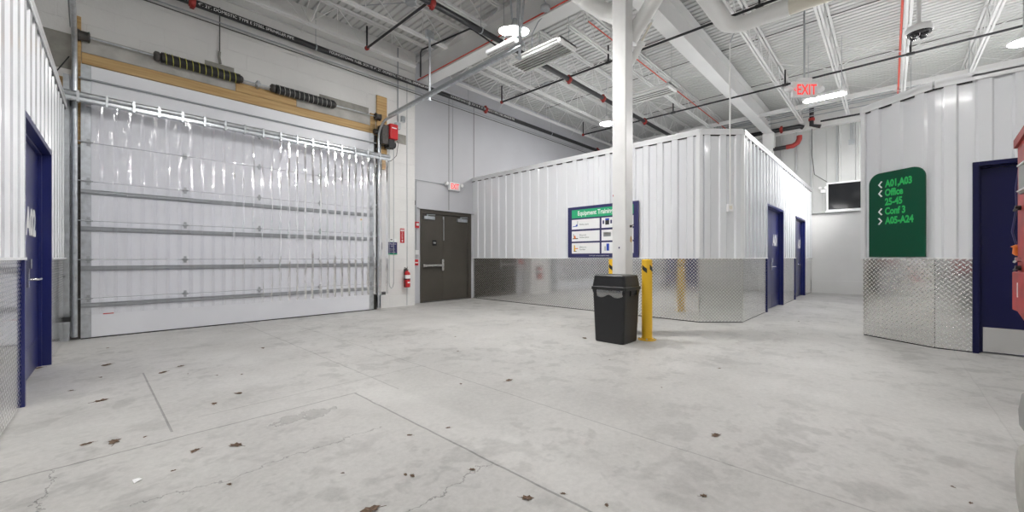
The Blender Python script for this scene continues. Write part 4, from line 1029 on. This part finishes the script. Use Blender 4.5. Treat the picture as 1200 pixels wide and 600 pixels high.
m.add(pts, [(i*3+j, (i+1)*3+j, (i+1)*3+j+1, i*3+j+1) for i in range(K) for j in range(2)]); m.build('bag_liner', 'bag', tc, fixn=False)
m = MB(); m.box(tx-.08, tx+.12, ty-.280, ty-.262, .69, .70); m.box(tx-.08, tx-.07, ty-.280, ty-.262, .70, .77); m.box(tx+.11, tx+.12, ty-.280, ty-.262, .70, .77); m.build('side_handle', 'black', tc)

# bollards
def bollard(x, y, label):
    b = thing('bollard', (x, y, 0), label, 'bollard', 'yellow bollards at the column')
    MB().lathe((x, y, 0), [(.078, .015), (.078, 1.205), (.074, 1.222), (.0, 1.23)], 28).build('post', 'yellow', b)
    m = MB(); m.lathe((x, y, 0), [(.135, 0), (.135, .015), (.08, .018)], 24)
    m.build('base_plate', 'yellow', b)
    for k in range(4):
        a = k*PI/2+.4; MB().lathe((x+.108*math.cos(a), y+.108*math.sin(a), 0), [(.013, .015), (.013, .032), (.006, .035)], 6).build('anchor_bolt', 'galv', b)
    for k in range(4):
        m = MB(); a0 = k*PI/2-3.75; r = .0795; pts = []
        for i in range(7):
            a = a0+1.05*i/6
            pts += [(x+r*math.cos(a), y+r*math.sin(a), 1.145-.06*i/6), (x+r*math.cos(a), y+r*math.sin(a), 1.075-.06*i/6)]
        m.add(pts, [(2*i, 2*i+1, 2*i+3, 2*i+2) for i in range(6)]); m.build('black_chevron', 'black', b, fixn=False)
bollard(5.87, 2.70, 'yellow steel bollard right of the black trash can')
bollard(6.56, 3.66, 'yellow steel bollard half hidden behind the white column')
fl = thing('cord_coil', (5.85, 2.9, .0), 'small whitish roll stuck between trash can and bollard', 'roll')
MB().lathe((5.80, 2.86, .32), [(.0, -.05), (.03, -.10), (.045, -.06), (.045, .06), (.03, .10), (0, .11)], 12).build('roll', 'pvc_cream', fl)
MB().tube([(5.80, 2.86, .22), (5.80, 2.86, 0.0)], .01, 6).build('tail', 'pvc_cream', fl)

# ------------------------------------------------------------------ red scissor lift at the right edge
lf = thing('scissor_lift', (2.2, -.85, 0), 'worn red scissor lift cut off by the right picture edge', 'scissor lift')
lx0, lx1, ly0, ly1 = 1.75, 3.15, -1.28, -.458
MB().box(lx0+.05, lx1-.02, ly0+.1, ly1-.03, .20, .42).build('chassis', 'gray_metal', lf, bevel=.01)
MB().prism([(lx1-.45, .42), (lx1+.0, .42), (lx1+.025, .50), (lx1-.05, .60), (lx1-.45, .60)], ly0+.05, ly1-.004, 'y').build('chassis_end', 'gray_metal', lf, bevel=.01)
for wx, wy in ((lx1-.18, ly1-.05), (lx1-.195, ly0+.09), (lx0+.25, ly1-.09), (lx0+.25, ly0+.09)):
    w = MB().lathe((wx, wy, .195), [(.10, -.06), (.175, -.06), (.195, -.04), (.195, .04), (.175, .06), (.10, .06)], 28, 'y').build('wheel', 'rubber', lf)
    MB().lathe((wx, wy, .195), [(.0, -.05), (.10, -.055), (.10, .055), (0, .05)], 20, 'y').build('wheel_hub', 'red_lift', w)
m = MB()
for yy in (ly0+.2, ly1-.2):
    for k in range(4):
        z0, z1 = .62+k*.08, .70+k*.08
        m.beam((lx0+.15, yy, z0), (lx1-.5, yy, z1), .04, .05); m.beam((lx0+.15, yy, z1), (lx1-.5, yy, z0), .04, .05)
m.build('scissor_arms', 'gray_metal', lf)
m = MB(); m.box(lx0, lx1+.03, ly0, ly1-.0, 1.0, 1.06); m.prism([(lx1-.22, .93), (lx1+.0, .98), (lx1+.03, 1.0), (lx1-.22, 1.0)], ly0, ly1, 'y'); m.build('platform_deck', 'red_lift', lf, bevel=.005)
MB().box(lx1-.35, lx1+.035, ly1-.02, ly1+.012, .99, 1.18).build('toe_board', 'red_lift', lf, bevel=.004)
MB().box(lx1-.09, lx1-.085+.004, ly1+.012, ly1+.014, 1.06, 1.13).build('white_sticker', 'letter_white', lf)
m = MB(); m.box(lx1-.33, lx1-.30, ly1-.04, ly1, 1.06, 1.85); m.box(lx1-.03, lx1, ly0, ly0+.04, 1.06, 1.82)
m.box(lx0, lx0+.04, ly1-.04, ly1, 1.06, 1.84); m.box(lx0, lx0+.04, ly0, ly0+.04, 1.06, 1.84)
for z in (1.45, 1.80): m.box(lx0+.04, lx1-.03, ly0+.003, ly0+.037, z, z+.036); m.box(lx0+.003, lx0+.037, ly0+.04, ly1-.04, z, z+.036); m.box(lx0+.04, lx1-.3, ly1-.037, ly1-.003, z, z+.036)
m.build('guard_rail', 'red_lift', lf)
MB().box(lx1-.3, lx1, ly1-.05, ly1, 1.06, 1.82).build('end_panel', 'red_lift', lf, bevel=.005)
MB().prism([(lx1+.005, 1.79), (lx1+.005, 1.83), (lx1-.32, 1.87), (lx1-.32, 1.83)], ly1-.09, ly1+.012, 'y').build('panel_hood', 'red_dark', lf)
cb = MB().box(lx1-.28, lx1-.095, ly1, ly1+.012, 1.55, 1.70).build('control_panel', 'gray_metal', lf, bevel=.006)
for z in (1.565, 1.685): MB().tube([(lx1-.25, ly1+.016, z), (lx1-.11, ly1+.016, z)], .004, 6).build('panel_edge_bar', 'letter_white', cb)
for z, mm in ((1.49, 'letter_white'), (1.24, 'chrome'), (1.20, 'black')):
    m = MB(); m.tube([(lx1-.07, ly1, z), (lx1-.07, ly1+.018, z)], .012, 10); m.tube([(lx1-.10, ly1+.016, z), (lx1-.045, ly1+.016, z-.01)], .006, 8); m.build('knob', mm if z != 1.49 else 'black', lf)
cdx = lx1+.012
m = MB(); m.tube([(cdx, ly1-.01, 1.72), (cdx+.02, ly1, 1.60), (cdx+.005, ly1, 1.5), (cdx+.035, ly1+.01, 1.38), (cdx+.01, ly1, 1.31)], .004, 6); m.build('blue_cord', 'sign_navy', lf)
m = MB(); m.lathe((cdx+.01, ly1, 1.29), [(.004, -.03), (.014, -.02), (.012, .01), (.02, .015), (.004, .025)], 8); m.build('orange_clip', 'orange', lf)

# ------------------------------------------------------------------ leaves and litter
def leaf_mesh(seed, big):
    rnd = random.Random(seed); m = MB(); n = 14; top = []
    for i in range(n):
        a = 2*PI*i/n; r = (1.0 if i % 2 else .72)*(1+rnd.uniform(-.2, .2)); top.append((r*math.cos(a), .62*r*math.sin(a), .12+.25*rnd.random()+.2*abs(math.sin(a))))
    pts = [(0, 0, .1)] + top + [(0, 0, .02)] + [(p[0], p[1], p[2]-.04) for p in top]
    fs_ = [(0, i+1, (i+1) % n+1) for i in range(n)] + [(n+1, n+2+(i+1) % n, n+2+i) for i in range(n)] + [(i+1, n+2+i, n+2+(i+1) % n, (i+1) % n+1) for i in range(n)]
    m.add(pts, fs_)
    if big: m.tube([(-.9, 0, .12), (-1.6, .2, .1)], .04, 5)
    return m
protos = []
for s_ in range(3):
    o = leaf_mesh(s_+1, True).build('dry_leaf', 'leaf'); protos.append(o)
named = [(0.13, 3.83, .05, 'curled brown leaf on the slab joint at lower left'), (0, 3.92, .035, 'flat brown leaf on joint left of the curled leaf'),
         (.68, 3.17, .045, 'brown leaf beside the hairline crack in front of door A02'), (.48, 3.27, .035, 'broad pale brown leaf near the white paper scrap'),
         (.16, 6.63, .055, 'brown leaf in front of the overhead door left end'), (.75, 5.94, .04, 'brown leaf beside the top of short slab joint'),
         (.09, 5.01, .05, 'broken leaf pair on pale slab in front of A02'), (.96, 4.36, .04, 'dark leaf between short joint and chipped joint'),
         (1.67, 6.31, .04, 'lone brown leaf in front of the overhead door middle'), (.75, 4.21, .035, 'dark leaf just left of another dark leaf, nearer the joint'),
         (2.95, 2.82, .045, 'brown leaf on open floor in front of the trash can'), (3.03, .89, .04, 'brown leaf alone on the floor right of center'),
         (1.57, 1.37, .035, 'pale brown leaf near the bottom center joint'), (.96, 1.87, .05, 'brown leaf cut by the bottom picture edge'),
         (-.37, 7.0, .05, 'brown leaf at the foot of door A02 frame'), (5.30, 3.45, .05, 'brown leaf on the floor left of the trash can'),
         (.57, 5.75, .05, 'thin brown leaf sliver beside the short slab joint')]
for i, (x, y, s_, l) in enumerate(named):
    p = protos[i % 3]
    if i < 3: o = p
    else: o = p.copy(); COL.objects.link(o)
    o.location = (x, y, -.002); o.scale = (s_, s_, s_*.5); o.rotation_euler.z = random.uniform(0, 6.28); tag(o, l, 'leaf', 'dry leaves on the floor', 'thing')
tiny = [(.2, 7.87), (1.14, 5.05), (.75, 5.5), (.54, 2.65), (1.02, 2.31), (1.26, 2.03), (1.28, 1.99), (1.56, 2.46), (1.82, 2.36), (2.22, .71), (3.24, -.25), (3.09, -.3), (.28, 3.78),
        (.35, 3.06), (1.73, 1.26), (1.8, 1.04), (2.54, 3.09), (1.56, 1.79), (.04, 9.0), (8.0, 1.1), (9.6, 1.3), (7.3, 8.6), (7.6, 7.9), (7.4, 8.9), (4.4, 2.5), (4.0, 5.0), (3.4, 4.2), (5.9, 5.4), (4.9, 1.4), (3.8, 1.6), (2.9, 5.6), (.95, 5.2), (-.1, 5.6), (.1, 6.0)]
for i, (x, y) in enumerate(tiny):
    o = protos[i % 3].copy(); COL.objects.link(o); s_ = random.uniform(.012, .022)
    o.location = (x, y, -.001); o.scale = (s_, s_, s_*.6); o.rotation_euler.z = random.uniform(0, 6.28)
    tag(o, 'tiny dark leaf crumb on the concrete floor', 'leaf crumb', 'leaf crumbs on the floor', 'thing')
tag(MB().add([(.18, 3.04, .004), (.215, 3.05, .012), (.205, 3.09, .006), (.175, 3.075, .012), (.18, 3.04, .001), (.215, 3.05, .009), (.205, 3.09, .003), (.175, 3.075, .009)],
    [(0, 1, 2, 3), (7, 6, 5, 4), (0, 4, 5, 1), (1, 5, 6, 2), (2, 6, 7, 3), (3, 7, 4, 0)]).build('paper_scrap', 'paper'), 'small white paper scrap on the stained floor', 'paper scrap', None, 'thing')

# ------------------------------------------------------------------ world / colour
w = bpy.data.worlds.new('world'); S.world = w; w.use_nodes = True
w.node_tree.nodes['Background'].inputs[0].default_value = (.9, .95, 1, 1); w.node_tree.nodes['Background'].inputs[1].default_value = .3
S.view_settings.view_transform = 'Standard'; S.view_settings.look = 'None'; S.view_settings.gamma = 1; S.view_settings.use_curve_mapping = False
S.view_settings.exposure = .07
S.cycles.max_bounces = 10; S.cycles.diffuse_bounces = 6; S.cycles.transparent_max_bounces = 16
S.cycles.sample_clamp_indirect = 6
S.cycles.use_denoising = True
